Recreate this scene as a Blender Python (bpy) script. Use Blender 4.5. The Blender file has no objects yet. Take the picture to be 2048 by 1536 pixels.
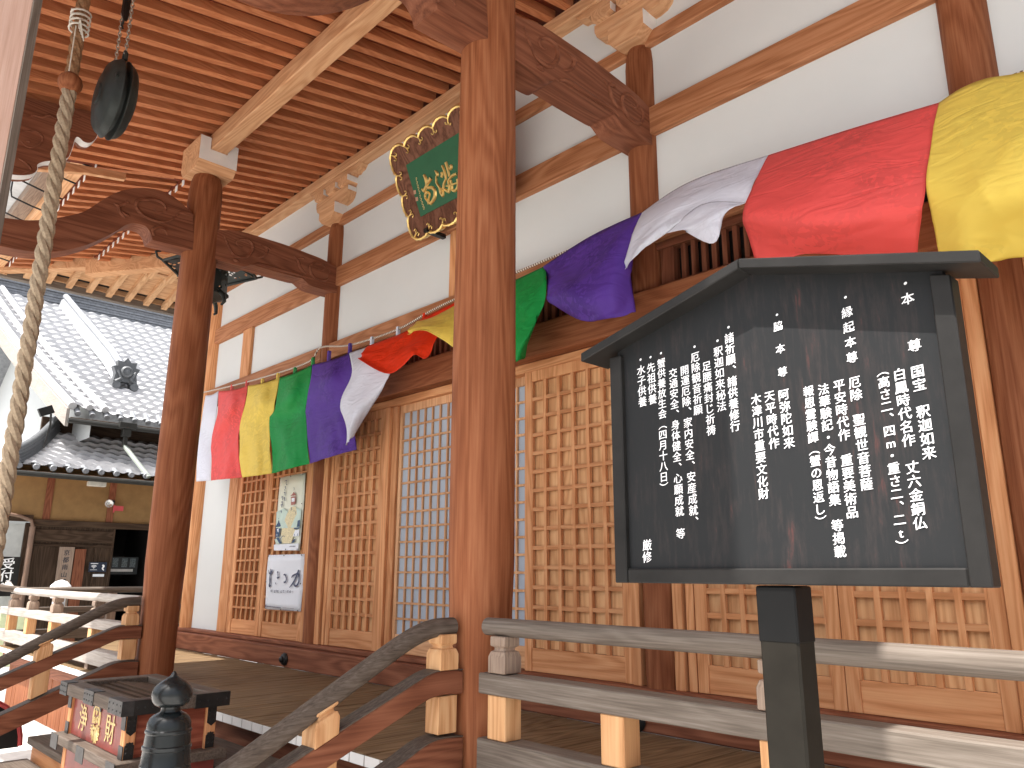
import bpy, bmesh, math, random
from mathutils import Vector, Matrix
random.seed(7)
R = math.radians
scene = bpy.context.scene
COL = scene.collection

# ------------------------------------------------------------------ camera, world, sun, exposure
PITCH, YAW, ROLL, FPX = R(13.809), R(46.154), R(0.281), 1549.9
CAM = Vector((0.0, -4.5, 0.97))
_f0 = Vector((-math.sin(YAW), math.cos(YAW), 0)); _r0 = Vector((math.cos(YAW), math.sin(YAW), 0)); _u0 = Vector((0, 0, 1))
FWD = _f0 * math.cos(PITCH) + _u0 * math.sin(PITCH)
_uc = -_f0 * math.sin(PITCH) + _u0 * math.cos(PITCH)
RGT = _r0 * math.cos(ROLL) + _uc * math.sin(ROLL)
UPV = -_r0 * math.sin(ROLL) + _uc * math.cos(ROLL)
cam_data = bpy.data.cameras.new("camera"); cam = bpy.data.objects.new("camera", cam_data); COL.objects.link(cam)
cam_data.sensor_width = 36.0; cam_data.lens = FPX / 2048 * 36.0
cam_data.clip_start = 0.05; cam_data.clip_end = 4000
_m = Matrix((RGT, UPV, -FWD)).transposed().to_4x4(); _m.translation = CAM
cam.matrix_world = _m
scene.camera = cam

SUN_EL, SUN_ROT = R(66), R(180)
world = bpy.data.worlds.new("World"); scene.world = world; world.use_nodes = True
_nt = world.node_tree
sky = _nt.nodes.new("ShaderNodeTexSky"); sky.sky_type = 'NISHITA'; sky.sun_disc = False
sky.sun_elevation = SUN_EL; sky.sun_rotation = SUN_ROT; sky.air_density = 1.0; sky.dust_density = 5.0; sky.ozone_density = 1.0
_bg = _nt.nodes['Background']; _bg.inputs['Strength'].default_value = 0.15
_hz = _nt.nodes.new('ShaderNodeHueSaturation'); _hz.inputs['Saturation'].default_value = 0.42; _hz.inputs['Value'].default_value = 1.12   # thin bright haze over the whole sky
_nt.links.new(sky.outputs[0], _hz.inputs['Color']); _nt.links.new(_hz.outputs[0], _bg.inputs['Color'])
sun_data = bpy.data.lights.new("sun", 'SUN'); sun_data.energy = 5.0; sun_data.angle = R(0.5); sun_data.color = (1.0, 0.965, 0.915)
sun = bpy.data.objects.new("sun", sun_data); COL.objects.link(sun)
_sd = Vector((0.0, -math.cos(SUN_EL), math.sin(SUN_EL)))
sun.rotation_euler = _sd.to_track_quat('Z', 'Y').to_euler(); sun.location = (0, -20, 30)
scene.view_settings.view_transform = 'Standard'; scene.view_settings.look = 'None'
scene.view_settings.gamma = 1.0; scene.view_settings.use_curve_mapping = False
scene.view_settings.exposure = 0.93
scene.cycles.max_bounces = 10; scene.cycles.diffuse_bounces = 6; scene.cycles.glossy_bounces = 3
scene.cycles.transmission_bounces = 4; scene.cycles.transparent_max_bounces = 6
scene.cycles.sample_clamp_indirect = 6.0
scene.cycles.use_denoising = True

# ------------------------------------------------------------------ measuring helpers (survey points read off the photograph)
def ray(a, b): return FWD + RGT * ((a - 1024) / FPX) - UPV * ((b - 768) / FPX)
def at_y(a, b, y):
    d = ray(a, b); return CAM + d * ((y - CAM.y) / d.y)
def at_x(a, b, x):
    d = ray(a, b); return CAM + d * ((x - CAM.x) / d.x)
def at_z(a, b, z):
    d = ray(a, b); return CAM + d * ((z - CAM.z) / d.z)

# ------------------------------------------------------------------ mesh builder
class MB:
    def __init__(s): s.v = []; s.f = []
    def add(s, vs, fs):
        n = len(s.v); s.v += [tuple(v) for v in vs]; s.f += [tuple(i + n for i in f) for f in fs]; return s
    def box(s, x0, x1, y0, y1, z0, z1):
        if x0 > x1: x0, x1 = x1, x0
        if y0 > y1: y0, y1 = y1, y0
        if z0 > z1: z0, z1 = z1, z0
        return s.add([(x0,y0,z0),(x1,y0,z0),(x1,y1,z0),(x0,y1,z0),(x0,y0,z1),(x1,y0,z1),(x1,y1,z1),(x0,y1,z1)],
              [(0,3,2,1),(4,5,6,7),(0,1,5,4),(1,2,6,5),(2,3,7,6),(3,0,4,7)])
    def bar(s, p0, p1, w, h, up=Vector((0,0,1)), t0=None, t1=None):
        p0 = Vector(p0); p1 = Vector(p1); d = (p1 - p0).normalized(); sd = d.cross(up).normalized(); u = sd.cross(d)
        q = []
        for p in (p0, p1):
            for a, b in ((-1,-1),(1,-1),(1,1),(-1,1)): q.append(p + sd * a * w / 2 + u * b * h / 2)
        return s.add(q, [(0,1,2,3),(7,6,5,4),(0,4,5,1),(1,5,6,2),(2,6,7,3),(3,7,4,0)])
    def prism(s, prof, axis, a0, a1):
        n = len(prof)
        def P(u, v, a):
            return {'x': (a, u, v), 'y': (u, a, v), 'z': (u, v, a)}[axis]
        vs = [P(u, v, a0) for u, v in prof] + [P(u, v, a1) for u, v in prof]
        area = sum(prof[i][0]*prof[(i+1)%n][1] - prof[(i+1)%n][0]*prof[i][1] for i in range(n))
        fs = [tuple(range(n)), tuple(range(2*n-1, n-1, -1))] + [(i, i+n, (i+1)%n+n, (i+1)%n) for i in range(n)]
        return s.add(vs, fs)
    def cyl(s, p0, p1, r0, r1=None, n=24, cap=True):
        return s.tube([p0, p1], [r0, r0 if r1 is None else r1], n, cap)
    def tube(s, pts, rs, n=12, cap=True):
        pts = [Vector(p) for p in pts]; k = len(pts)
        if not isinstance(rs, (list, tuple)): rs = [rs] * k
        d0 = (pts[1] - pts[0]).normalized()
        ref = Vector((0,0,1)) if abs(d0.z) < .9 else Vector((1,0,0))
        sd = d0.cross(ref).normalized(); vs = []
        for i, p in enumerate(pts):
            d = (pts[min(i+1,k-1)] - pts[max(i-1,0)]).normalized()
            sd = (sd - d * sd.dot(d)).normalized(); up = d.cross(sd)
            for j in range(n):
                a = 2*math.pi*j/n; vs.append(p + (sd*math.cos(a) + up*math.sin(a)) * rs[i])
        fs = [(i*n+j, i*n+(j+1)%n, (i+1)*n+(j+1)%n, (i+1)*n+j) for i in range(k-1) for j in range(n)]
        if cap: fs += [tuple(range(n-1,-1,-1)), tuple(range((k-1)*n, k*n))]
        return s.add(vs, fs)
    def lathe(s, prof, c, n=32, axis='z'):
        vs = []
        for r, h in prof:
            for j in range(n):
                a = 2*math.pi*j/n; x, y = r*math.cos(a), r*math.sin(a)
                vs.append({'z': (c[0]+x, c[1]+y, c[2]+h), 'y': (c[0]+x, c[1]+h, c[2]+y), 'x': (c[0]+h, c[1]+x, c[2]+y)}[axis])
        k = len(prof)
        fs = [(i*n+j, i*n+(j+1)%n, (i+1)*n+(j+1)%n, (i+1)*n+j) for i in range(k-1) for j in range(n)]
        fs += [tuple(range(n-1,-1,-1)), tuple(range((k-1)*n, k*n))]
        return s.add(vs, fs)
    def grid(s, rows):
        m = len(rows[0]); vs = [p for r in rows for p in r]
        return s.add(vs, [(i*m+j, i*m+j+1, (i+1)*m+j+1, (i+1)*m+j) for i in range(len(rows)-1) for j in range(m-1)])
    def build(s, name, mat, parent=None, bevel=0, smooth=35, solid=0):
        me = bpy.data.meshes.new(name)
        bm = bmesh.new()
        vs = [bm.verts.new(v) for v in s.v]
        for f in s.f:
            try: bm.faces.new([vs[i] for i in f])
            except ValueError: pass
        bmesh.ops.recalc_face_normals(bm, faces=bm.faces)
        if bevel:
            ed = [e for e in bm.edges if len(e.link_faces) == 2 and e.calc_face_angle(0) > R(50)]
            bmesh.ops.bevel(bm, geom=ed, offset=bevel, segments=1, affect='EDGES', profile=.5, clamp_overlap=True)
        if solid:
            bmesh.ops.solidify(bm, geom=bm.faces[:], thickness=solid)
        bm.to_mesh(me); bm.free()
        if smooth:
            me.polygons.foreach_set('use_smooth', [True] * len(me.polygons))
            me.set_sharp_from_angle(angle=R(smooth))
        me.materials.append(mat)
        o = bpy.data.objects.new(name, me); COL.objects.link(o)
        if parent: o.parent = parent
        return o

def empty(name, label, cat, loc=(0,0,0), group=None):
    o = bpy.data.objects.new(name, None); COL.objects.link(o); o.empty_display_size = .1
    o['label'] = label; o['category'] = cat
    if group: o['group'] = group
    return o      # parts keep world coordinates, so the empty stays at the origin frame
def tag(o, label, cat, group=None):
    o['label'] = label; o['category'] = cat
    if group: o['group'] = group
    return o
def copy_tree(o, off, parent=None):
    c = o.copy(); COL.objects.link(c); c.location = Vector(o.location) + Vector(off) if parent is None else o.location
    if parent: c.parent = parent
    for ch in list(o.children): copy_tree(ch, (0,0,0), c)
    return c

# ------------------------------------------------------------------ materials
MATS = {}
def nodes_of(name):
    m = bpy.data.materials.new(name); m.use_nodes = True; nt = m.node_tree
    return m, nt, nt.nodes['Principled BSDF']
def link(nt, a, b): nt.links.new(a, b)
def ramp(nt, fac, stops):
    r = nt.nodes.new('ShaderNodeValToRGB'); e = r.color_ramp.elements
    e[0].position, e[0].color = stops[0][0], (*stops[0][1], 1); e[1].position, e[1].color = stops[-1][0], (*stops[-1][1], 1)
    for p, c in stops[1:-1]:
        x = e.new(p); x.color = (*c, 1)
    link(nt, fac, r.inputs['Fac']); return r.outputs['Color']
def noise(nt, vec, scale, detail=4, rough=.55, dist=0):
    n = nt.nodes.new('ShaderNodeTexNoise'); n.inputs['Scale'].default_value = scale; n.inputs['Detail'].default_value = detail
    n.inputs['Roughness'].default_value = rough; n.inputs['Distortion'].default_value = dist
    if vec: link(nt, vec, n.inputs['Vector'])
    return n.outputs['Fac']
def mapping(nt, sc, loc=None):
    tc = nt.nodes.new('ShaderNodeTexCoord'); mp = nt.nodes.new('ShaderNodeMapping'); mp.inputs['Scale'].default_value = sc
    link(nt, tc.outputs['Object'], mp.inputs['Vector'])
    oi = nt.nodes.new('ShaderNodeObjectInfo'); mu = nt.nodes.new('ShaderNodeMath'); mu.operation = 'MULTIPLY'; mu.inputs[1].default_value = 37
    link(nt, oi.outputs['Random'], mu.inputs[0]); link(nt, mu.outputs[0], mp.inputs['Location'])
    return mp.outputs['Vector']
def mixc(nt, fac, a, b, mode='MIX'):
    m = nt.nodes.new('ShaderNodeMix'); m.data_type = 'RGBA'; m.blend_type = mode
    for sock, v in ((m.inputs[0], fac), (m.inputs[6], a), (m.inputs[7], b)):
        if hasattr(v, 'is_linked'): link(nt, v, sock)
        else: sock.default_value = v if isinstance(v, float) else (*v, 1)
    return m.outputs[2]
def bump(nt, h, bs, strength=.2, dist=.005):
    b = nt.nodes.new('ShaderNodeBump'); b.inputs['Strength'].default_value = strength; b.inputs['Distance'].default_value = dist
    link(nt, h, b.inputs['Height']); link(nt, b.outputs['Normal'], bs.inputs['Normal'])

WOODS = dict(   # dark grain, middle, light
    hinoki=((.50,.25,.12),(.64,.36,.19),(.73,.45,.26)),
    rafter=((.40,.135,.055),(.52,.195,.085),(.60,.25,.115)),
    red=((.13,.046,.025),(.22,.082,.045),(.29,.12,.068)),
    pillar=((.16,.048,.019),(.265,.094,.041),(.35,.145,.07)),
    door=((.46,.19,.075),(.63,.30,.138),(.72,.39,.195)),
    beam=((.27,.105,.045),(.41,.18,.085),(.50,.24,.125)),
    board=((.48,.235,.105),(.64,.36,.175),(.73,.46,.245)),
    floor=((.10,.06,.032),(.17,.115,.062),(.24,.165,.095)),
    grey=((.05,.038,.030),(.115,.091,.073),(.19,.158,.132)),
    rail=((.09,.073,.058),(.165,.138,.115),(.255,.222,.19)),
    pale_sunlit=((.24,.21,.185),(.40,.365,.33),(.54,.50,.46)),  # rail wood lightened for the left railing's sun; also the pale barge board
    soffit_shade=((.10,.020,.009),(.16,.034,.015),(.21,.055,.026)),  # soffit boards darkened: shade between the rafters put into their colour
    weathered=((.40,.24,.18),(.52,.34,.27),(.60,.42,.35)),
    greybrown=((.15,.105,.08),(.30,.225,.175),(.42,.33,.26)),
    darkwood=((.03,.019,.012),(.06,.038,.025),(.09,.06,.04)),
    lacquer=((.15,.035,.02),(.26,.075,.045),(.34,.12,.07)),
    plaque=((.07,.028,.016),(.15,.065,.04),(.21,.10,.065)),
    soffit=((.46,.25,.13),(.58,.35,.19),(.66,.42,.25)),
)
def math_node(nt, op, a, b):
    m = nt.nodes.new('ShaderNodeMath'); m.operation = op
    for s, v in ((m.inputs[0], a), (m.inputs[1], b)):
        if hasattr(v, 'is_linked'): link(nt, v, s)
        else: s.default_value = v
    return m.outputs[0]
def wood(kind, axis='x', fine=1.0, rough=.58, ring=.30, blot=.5):
    if kind == 'pillar': ring = .2
    if kind in ('rail','pale_sunlit','grey','greybrown','weathered'): ring, blot, fine = .10, .35, fine*1.3
    key = (kind, axis, fine)
    if key in MATS: return MATS[key]
    m, nt, bs = nodes_of('%s_wood_%s' % (kind, axis)); a, b, c = WOODS[kind]
    k = 'xyz'.index(axis)
    sc = [1.0]*3; sc[k] = .03
    n1 = noise(nt, mapping(nt, sc), 85*fine, 4, .6, .2)
    sc2 = [1.0]*3; sc2[k] = .11
    n2 = noise(nt, mapping(nt, sc2), 3.4*fine, 2, .45, .3)
    rg = math_node(nt, 'SINE', math_node(nt, 'MULTIPLY', n2, 95.0), 0.0)       # growth rings cut by the board face
    rg = math_node(nt, 'POWER', math_node(nt, 'MULTIPLY_ADD', rg, .5), 1.0) if False else math_node(nt, 'ADD', math_node(nt, 'MULTIPLY', rg, .5), .5)
    fac = math_node(nt, 'ADD', math_node(nt, 'MULTIPLY', rg, ring), math_node(nt, 'MULTIPLY', n1, 1-ring))
    col = ramp(nt, fac, [(.20, a), (.50, b), (.80, c)])
    n3 = noise(nt, mapping(nt, tuple(1 if q != k else .35 for q in range(3))), 2.6, 4, .6, .3)
    col = mixc(nt, blot, col, ramp(nt, n3, [(.3, (.72,.66,.62)), (.55, (1.0,.98,.97)), (.75, (1.15,1.13,1.10))]), 'MULTIPLY')
    oi = nt.nodes.new('ShaderNodeObjectInfo')
    col = mixc(nt, .7, col, ramp(nt, oi.outputs['Random'], [(0, (.84,.82,.81)), (1, (1.10,1.10,1.09))]), 'MULTIPLY')
    link(nt, col, bs.inputs['Base Color'])
    bs.inputs['Roughness'].default_value = rough
    bs.inputs['Specular IOR Level'].default_value = .12
    bump(nt, fac, bs, .22, .003)
    MATS[key] = m; return m
def plain(name, c, rough=.6, metal=0.0, var=.15, scale=6, spec=.4, bmp=0.0):
    if name in MATS: return MATS[name]
    m, nt, bs = nodes_of(name)
    v = mapping(nt, (1,1,1)); n = noise(nt, v, scale, 5, .6)
    col = ramp(nt, n, [(.3, tuple(x*(1-var) for x in c)), (.7, tuple(min(1,x*(1+var)) for x in c))])
    link(nt, col, bs.inputs['Base Color']); bs.inputs['Roughness'].default_value = rough; bs.inputs['Metallic'].default_value = metal
    bs.inputs['Specular IOR Level'].default_value = spec
    if bmp: bump(nt, noise(nt, v, scale*6, 4), bs, bmp, .004)
    MATS[name] = m; return m
def cloth(name, c, pat=.82):
    m, nt, bs = nodes_of(name)
    v = mapping(nt, (1,1,1))
    ns = nt.nodes.new('ShaderNodeTexNoise'); ns.inputs['Scale'].default_value = 9; ns.inputs['Detail'].default_value = 2; link(nt, v, ns.inputs['Vector'])
    vd = mixc(nt, .16, v, ns.outputs['Color'])
    vo = nt.nodes.new('ShaderNodeTexVoronoi'); vo.inputs['Scale'].default_value = 8; link(nt, vd, vo.inputs['Vector'])
    vo2 = nt.nodes.new('ShaderNodeTexVoronoi'); vo2.inputs['Scale'].default_value = 36; vo2.feature = 'SMOOTH_F1'; link(nt, vd, vo2.inputs['Vector'])
    petal = math_node(nt, 'ADD', math_node(nt, 'MULTIPLY', vo.outputs['Distance'], 1.0), math_node(nt, 'MULTIPLY', vo2.outputs['Distance'], .75))
    big = noise(nt, v, 2.3, 2, .5)
    fade = ramp(nt, big, [(.42, (0,0,0)), (.62, (1,1,1))])
    col = ramp(nt, petal, [(.56, c), (.60, tuple(x*pat for x in c)), (.92, tuple(x*pat for x in c)), (.96, c)])
    col = mixc(nt, fade, tuple(x*.98 for x in c), col)
    link(nt, col, bs.inputs['Base Color']); bs.inputs['Roughness'].default_value = .5; bs.inputs['Specular IOR Level'].default_value = .18
    w2 = noise(nt, mapping(nt, (1.0,1.0,2.6)), 4.5, 1.5, .45, 1.2)
    bump(nt, w2, bs, .45, .03)
    out = nt.nodes['Material Output']; tr = nt.nodes.new('ShaderNodeBsdfTranslucent'); link(nt, col, tr.inputs['Color'])
    mx = nt.nodes.new('ShaderNodeMixShader'); mx.inputs[0].default_value = .28
    link(nt, bs.outputs[0], mx.inputs[1]); link(nt, tr.outputs[0], mx.inputs[2]); link(nt, mx.outputs[0], out.inputs['Surface'])
    return m
PLASTER = plain('white_plaster', (.655,.675,.665), .85, var=.025, scale=1.2, spec=.15)
GOFUN = plain('white_end_paint', (.80,.79,.76), .7, var=.05)
BRONZE = plain('dark_bronze', (.030,.034,.031), .5, .3, .35, 9, spec=.3, bmp=.15)
IRON = plain('black_iron', (.018,.017,.016), .45, .3, .3, 14, bmp=.1)
GOLD = plain('gold_leaf', (.80,.56,.20), .34, .85, .12, 30, bmp=.1)
GOLDP = plain('gold_paint', (.62,.46,.20), .45, .35, .12, 30)
BLACKP = plain('black_sign_paint', (.020,.019,.018), .45, 0, .3, 5, spec=.15, bmp=.05)
WHITEP = plain('white_lettering_paint', (.85,.85,.86), .5, var=.02)
INK = plain('black_ink', (.03,.032,.045), .6)
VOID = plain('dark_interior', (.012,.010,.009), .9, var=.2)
CHAIN = plain('steel_chain', (.45,.42,.36), .4, .8)
# ------------------------------------------------------------------ setting
def struct(o): o['kind'] = 'structure'; return o
GRAVEL = plain('pale_gravel', (.32,.315,.305), .9, var=.15, scale=40, spec=.1, bmp=.4)
STONE = plain('grey_stone', (.62,.60,.57), .85, var=.10, scale=14, bmp=.3)
g = MB(); g.grid([[(-600,-600,-.75),(600,-600,-.75)],[(-600,600,-.75),(600,600,-.75)]])
struct(g.build('ground', GRAVEL, smooth=0))
g = MB(); g.box(-13.0,2.5,-9.5,-1.95,-.75,-.70); struct(g.build('bounce_paving', STONE, bevel=.01))  # paving made wider and paler to bounce sunlight up to the rafters

# ------------------------------------------------------------------ temple hall
hall = empty('temple_hall', 'white plastered wooden temple hall with lattice doors and long raftered eaves', 'temple hall', (0,0,0))
XW = [-11.08, -7.74, -3.22, -0.965]
XI = [-7.74, -3.22]
def rz(y): return 5.82 + .178 * y                 # underside of the straight rafters
# plaster
p = MB()
for a, b in zip(XW[:-1] + [XW[-1]], XW[1:] + [3.2]):
    for z0, z1 in ((3.55,4.255),(4.49,5.045),(5.165,5.67)):
        p.box(a+.05, b-.05, 0.0, .06, z0-.02, z1+.02)
p.box(-10.96,-10.03,.004,.06,.2,3.4)
p.build('wall_panel', PLASTER, hall, smooth=0)
p = MB(); p.box(-11.10,-11.04,.05,9,-.1,5.8); p.build('side_wall', PLASTER, hall, smooth=0)
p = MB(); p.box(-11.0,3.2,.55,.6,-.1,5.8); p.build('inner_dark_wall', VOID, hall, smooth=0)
# wall pillars
for i, x in enumerate(XW):
    p = MB(); r = .128
    p.lathe([(r-.002,.20),(r,.5),(r,4.92),(r*.93,5.02),(r*.80,5.085)], (x,.02,0), 40)
    p.build('pillar', wood('door' if i == 0 else 'pillar','z'), hall)  # corner pillar lighter than the rest: sky light put into its wood
p = MB(); p.box(-10.06,-9.80,-.045,.05,.2,4.26); p.build('flat_post', wood('door','z'), hall, bevel=.006)
p = MB(); p.box(-5.55,-5.44,-.03,.05,3.5,4.26); p.box(-5.55,-5.44,-.03,.05,4.49,5.67); p.build('strut', wood('door','z'), hall, bevel=.004)
# horizontal beams
def hbeam(name, z0, z1, y0, kind='door', y1=.05, x0=-11.08, x1=3.2, bev=.008, par=None):
    q = MB(); q.box(x0,x1,y0,y1,z0,z1); return q.build(name, wood(kind,'x'), par or hall, bevel=bev)
def between(name, z0, z1, y0, kind):
    for a, b in zip(XW, XW[1:] + [3.2]): hbeam(name, z0, z1, y0, kind, x0=a+.09, x1=b-.09)
between('tie_beam', 4.26, 4.49, -.062, 'beam')
between('upper_tie_beam', 5.045, 5.165, -.055, 'beam')
between('upper_rail_beam', 3.36, 3.55, -.085, 'beam')
hbeam('head_beam', 2.70, 2.97, -.16, 'pillar', x0=-11.2)
hbeam('head_rail', 2.62, 2.697, -.05, 'door')
hbeam('sill_beam', -.0, .205, -.205, 'red', y1=.1, x0=-11.25)
hbeam('threshold', .207, .25, -.13, 'red', y1=.06, x0=-11.2)
p = MB(); p.box(-11.0,3.2,-.04,.05,3.30,3.358); p.box(-11.0,3.2,-.04,.05,2.972,3.03); p.build('transom_rail', wood('red','x'), hall, bevel=.004)
# transoms: slats with dark gaps
for a, b in ((-9.78,-7.86),(-7.6,-3.36),(-3.08,-1.1),(-.8,3.0)):
    q = MB(); q.box(a,a+.11,-.03,.05,3.03,3.30); q.box(b-.11,b,-.03,.05,3.03,3.30)
    x = a + .17
    while x < b - .17:
        q.box(x, x+.035, -.02, .02, 3.031, 3.299); x += .083
    q.build('transom_slats', wood('red','z'), hall, smooth=0)
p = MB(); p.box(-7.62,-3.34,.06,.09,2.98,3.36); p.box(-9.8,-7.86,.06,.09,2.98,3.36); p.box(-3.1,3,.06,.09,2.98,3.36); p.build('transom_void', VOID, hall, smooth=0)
# nail covers
for x, z, y in ((-7.93,.085,-.205),(-3.29,.06,-.205),(-3.30,2.885,-.16),(-7.80,2.84,-.16),(-10.95,.085,-.205)):
    q = MB(); q.lathe([(.062,0),(.066,-.012),(.055,-.03),(.034,-.038),(.03,-.055),(.015,-.066)], (x,y,z), 24, 'y'); q.build('nail_cover', IRON, hall)
# doors
def lattice_door(x0, x1, z0, z1, nc, nr, y=-.02, st=.075, bot=.17, bw=.030, name='lattice_door'):
    q = MB(); zb = z0 + bot
    q.box(x0,x0+st,y-.02,y+.02,z0,z1); q.box(x1-st,x1,y-.02,y+.02,z0,z1); q.box(x0+st,x1-st,y-.018,y+.018,z1-.09,z1)
    d = q.build(name, wood('door','z'), hall, bevel=.003)
    q = MB(); q.box(x0+st,x1-st,y-.012,y+.012,z0,zb); q.build('bottom_board', wood('door','x'), d, bevel=.003)
    a, b, c, e = x0+st, x1-st, zb, z1-.09
    q = MB()
    for i in range(nc+1):
        if i in (0, nc): continue
        x = a + (b-a)*i/nc; q.box(x-bw/2, x+bw/2, y-.016, y+.012, c, e)
    q.box(a,a+.012,y-.016,y+.012,c,e); q.box(b-.012,b,y-.016,y+.012,c,e)
    q.build('upright_bars', wood('door','z'), d, smooth=0)
    q = MB()
    for i in range(1, nr):
        z = c + (e-c)*i/nr; q.box(a+.0125, b-.0125, y-.0135, y+.01, z-bw/2, z+bw/2)
    q.build('cross_bars', wood('door','x'), d, smooth=0)
    q = MB(); q.box(a,b,y+.021,y+.035,c,e); q.build('backing_board', wood('board','z', .8), d, smooth=0)
    return d
lattice_door(-9.755,-8.945,.252,2.62,5,15,bw=.024)
lattice_door(-8.935,-7.95,.252,2.62,6,15,bw=.024)
lattice_door(-7.44,-6.50,.252,2.62,6,14)
lattice_door(-4.49,-3.435,.252,2.62,6,14)
lattice_door(-2.93,-1.99,.252,2.62,6,14,bw=.034)
lattice_door(-1.985,-1.16,.252,2.62,5,14,bw=.034)
lattice_door(-.80,.15,.252,2.62,6,14,bw=.034)
lattice_door(.155,1.1,.252,2.62,6,14,bw=.034)
SHOJI = plain('shoji_paper', (.40,.46,.54), .8, var=.05, scale=2)
def shoji(x0, x1, y):
    q = MB(); st=.045; q.box(x0,x0+st,y-.018,y+.018,.252,2.62); q.box(x1-st,x1,y-.018,y+.018,.252,2.62); q.box(x0+st,x1-st,y-.016,y+.016,2.54,2.62)
    d = q.build('paper_door', wood('hinoki','z'), hall, bevel=.003)
    q = MB(); q.box(x0+st,x1-st,y-.014,y+.014,.252,.42); q.build('bottom_board', wood('hinoki','x'), d, bevel=.003)
    q = MB(); a,b = x0+st,x1-st
    for i in range(1,7):
        x = a+(b-a)*i/7; q.box(x-.0095,x+.0095,y-.013,y+.006,.42,2.54)
    for i in range(1,15):
        z = .42+2.12*i/15; q.box(a,b,y-.0115,y+.006,z-.0095,z+.0095)
    q.build('grid_bars', wood('hinoki','z'), d, smooth=0)
    q = MB(); q.box(a,b,y+.0065,y+.012,.42,2.54); q.build('paper', SHOJI, d, smooth=0)
shoji(-6.31,-5.40,.02); shoji(-5.43,-4.50,.05)
for a, b, y0 in ((-7.61,-7.52,-.07),(-7.50,-7.445,-.045),(-6.495,-6.41,-.05),(-6.405,-6.32,-.02),(-3.43,-3.36,-.06),(-3.09,-3.015,-.06),(-3.0,-2.94,-.04),(-1.155,-1.08,-.06),(-9.795,-9.76,-.04),(-7.945,-7.87,-.05),(-.86,-.805,-.06)):
    q = MB(); q.box(a,b,y0,.04,.25,2.62); q.build('door_jamb', wood('door','z'), hall, bevel=.004)
# brackets on wall pillars
def bracket(x, y=-.02):
    q = MB()
    q.prism([(-.10,5.075),(.10,5.075),(.175,5.15),(.175,5.285),(-.175,5.285),(-.175,5.15)], 'y', y-.16, y+.06)
    q.v = [(a+x,b,c) for a,b,c in q.v]
    o = q.build('bracket_block', wood('hinoki','x'), hall, bevel=.004)
    q = MB(); prof = [(-.36,5.455),(-.36,5.39),(-.335,5.33),(-.29,5.295),(-.22,5.28),(.22,5.28),(.29,5.295),(.335,5.33),(.36,5.39),(.36,5.455)]
    q.prism([(a+x,b) for a,b in prof], 'y', y-.105, y+.03); q.build('bracket_arm', wood('hinoki','x'), o, bevel=.004)
    q = MB()
    for dx in (-.27,0,.27):
        q.prism([(x+dx-.07,5.458),(x+dx+.07,5.458),(x+dx+.105,5.50),(x+dx+.105,5.575),(x+dx-.105,5.575),(x+dx-.105,5.50)], 'y', y-.13, y+.04)
    q.build('bearing_block', wood('hinoki','y'), o, bevel=.003)
    q = MB()
    for s in (-1,1):
        pr = [(0,5.578),(.20,5.578),(.33,5.595),(.36,5.575),(.40,5.60),(.44,5.588),(.48,5.612),(.53,5.617),(.56,5.645),(.58,5.668),(0,5.668)]
        q.prism([(x+s*a,b) for a,b in pr], 'y', y-.09, y+.03)
    q.build('carved_wing', wood('hinoki','x'), o, bevel=.003)
    q = MB(); q.box(x-.40,x+.40,.008,.02,5.20,5.66); q.box(x-.3,x+.3,y-.06,y+.03,5.4565,5.577); q.build('bracket_backing', wood('beam','x'), o, smooth=0)
    q = MB(); q.box(x+.1755,x+.1775,y-.158,y+.04,5.152,5.283); q.build('painted_end', GOFUN, o, smooth=0)      # white painted end grain
    for dx in (-.27,0,.27): q = MB(); q.box(x+dx+.1055,x+dx+.1072,y-.128,y+.03,5.502,5.573); q.build('painted_end', GOFUN, o, smooth=0)
    q = MB(); q.box(x+.3605,x+.3622,y-.10,y+.02,5.395,5.45); q.build('painted_end', GOFUN, o, smooth=0)
for x in XW[1:]: bracket(x)
q = MB(); q.box(-11.4,3.2,-.135,.05,5.672,5.795); q.build('wall_plate', wood('hinoki','x'), hall, bevel=.01)
# porch pillars
for x in XI:
    q = MB(); r = .162
    q.lathe([(.166,-.02),(.166,.62),(.170,.80),(.180,1.05),(.182,2.2),(.177,3.6),(.170,4.90),(.158,5.02),(.135,5.10)], (x-.012,-1.62,0), 56)
    pl = q.build('porch_pillar', wood('pillar','z',.8), hall)
    q = MB()
    q.prism([(-.17+x,5.09),(.17+x,5.09),(.235+x,5.165),(.235+x,5.308),(-.235+x,5.308),(-.235+x,5.165)], 'y', -1.62-.205, -1.62+.205)
    for s in (-1,1): q.box(x-.235,x+.235,-1.62+s*.09,-1.62+s*.205,5.309,5.44)
    q.build('capital_block', wood('hinoki','y'), pl, bevel=.004)
    q = MB(); a, b, c, e = -1.62-.203, -1.62-.092, -1.62+.092, -1.62+.203
    q.prism([(a,5.167),(e,5.167),(e,5.438),(c,5.438),(c,5.307),(b,5.307),(b,5.438),(a,5.438)], 'x', x+.2355, x+.238)
    q.build('painted_end', GOFUN, pl, smooth=0)
q = MB(); q.box(-7.93,-3.03,-1.62-.085,-1.62+.085,5.312,5.50); q.build('porch_purlin', wood('hinoki','x'), hall, bevel=.008)
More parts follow.
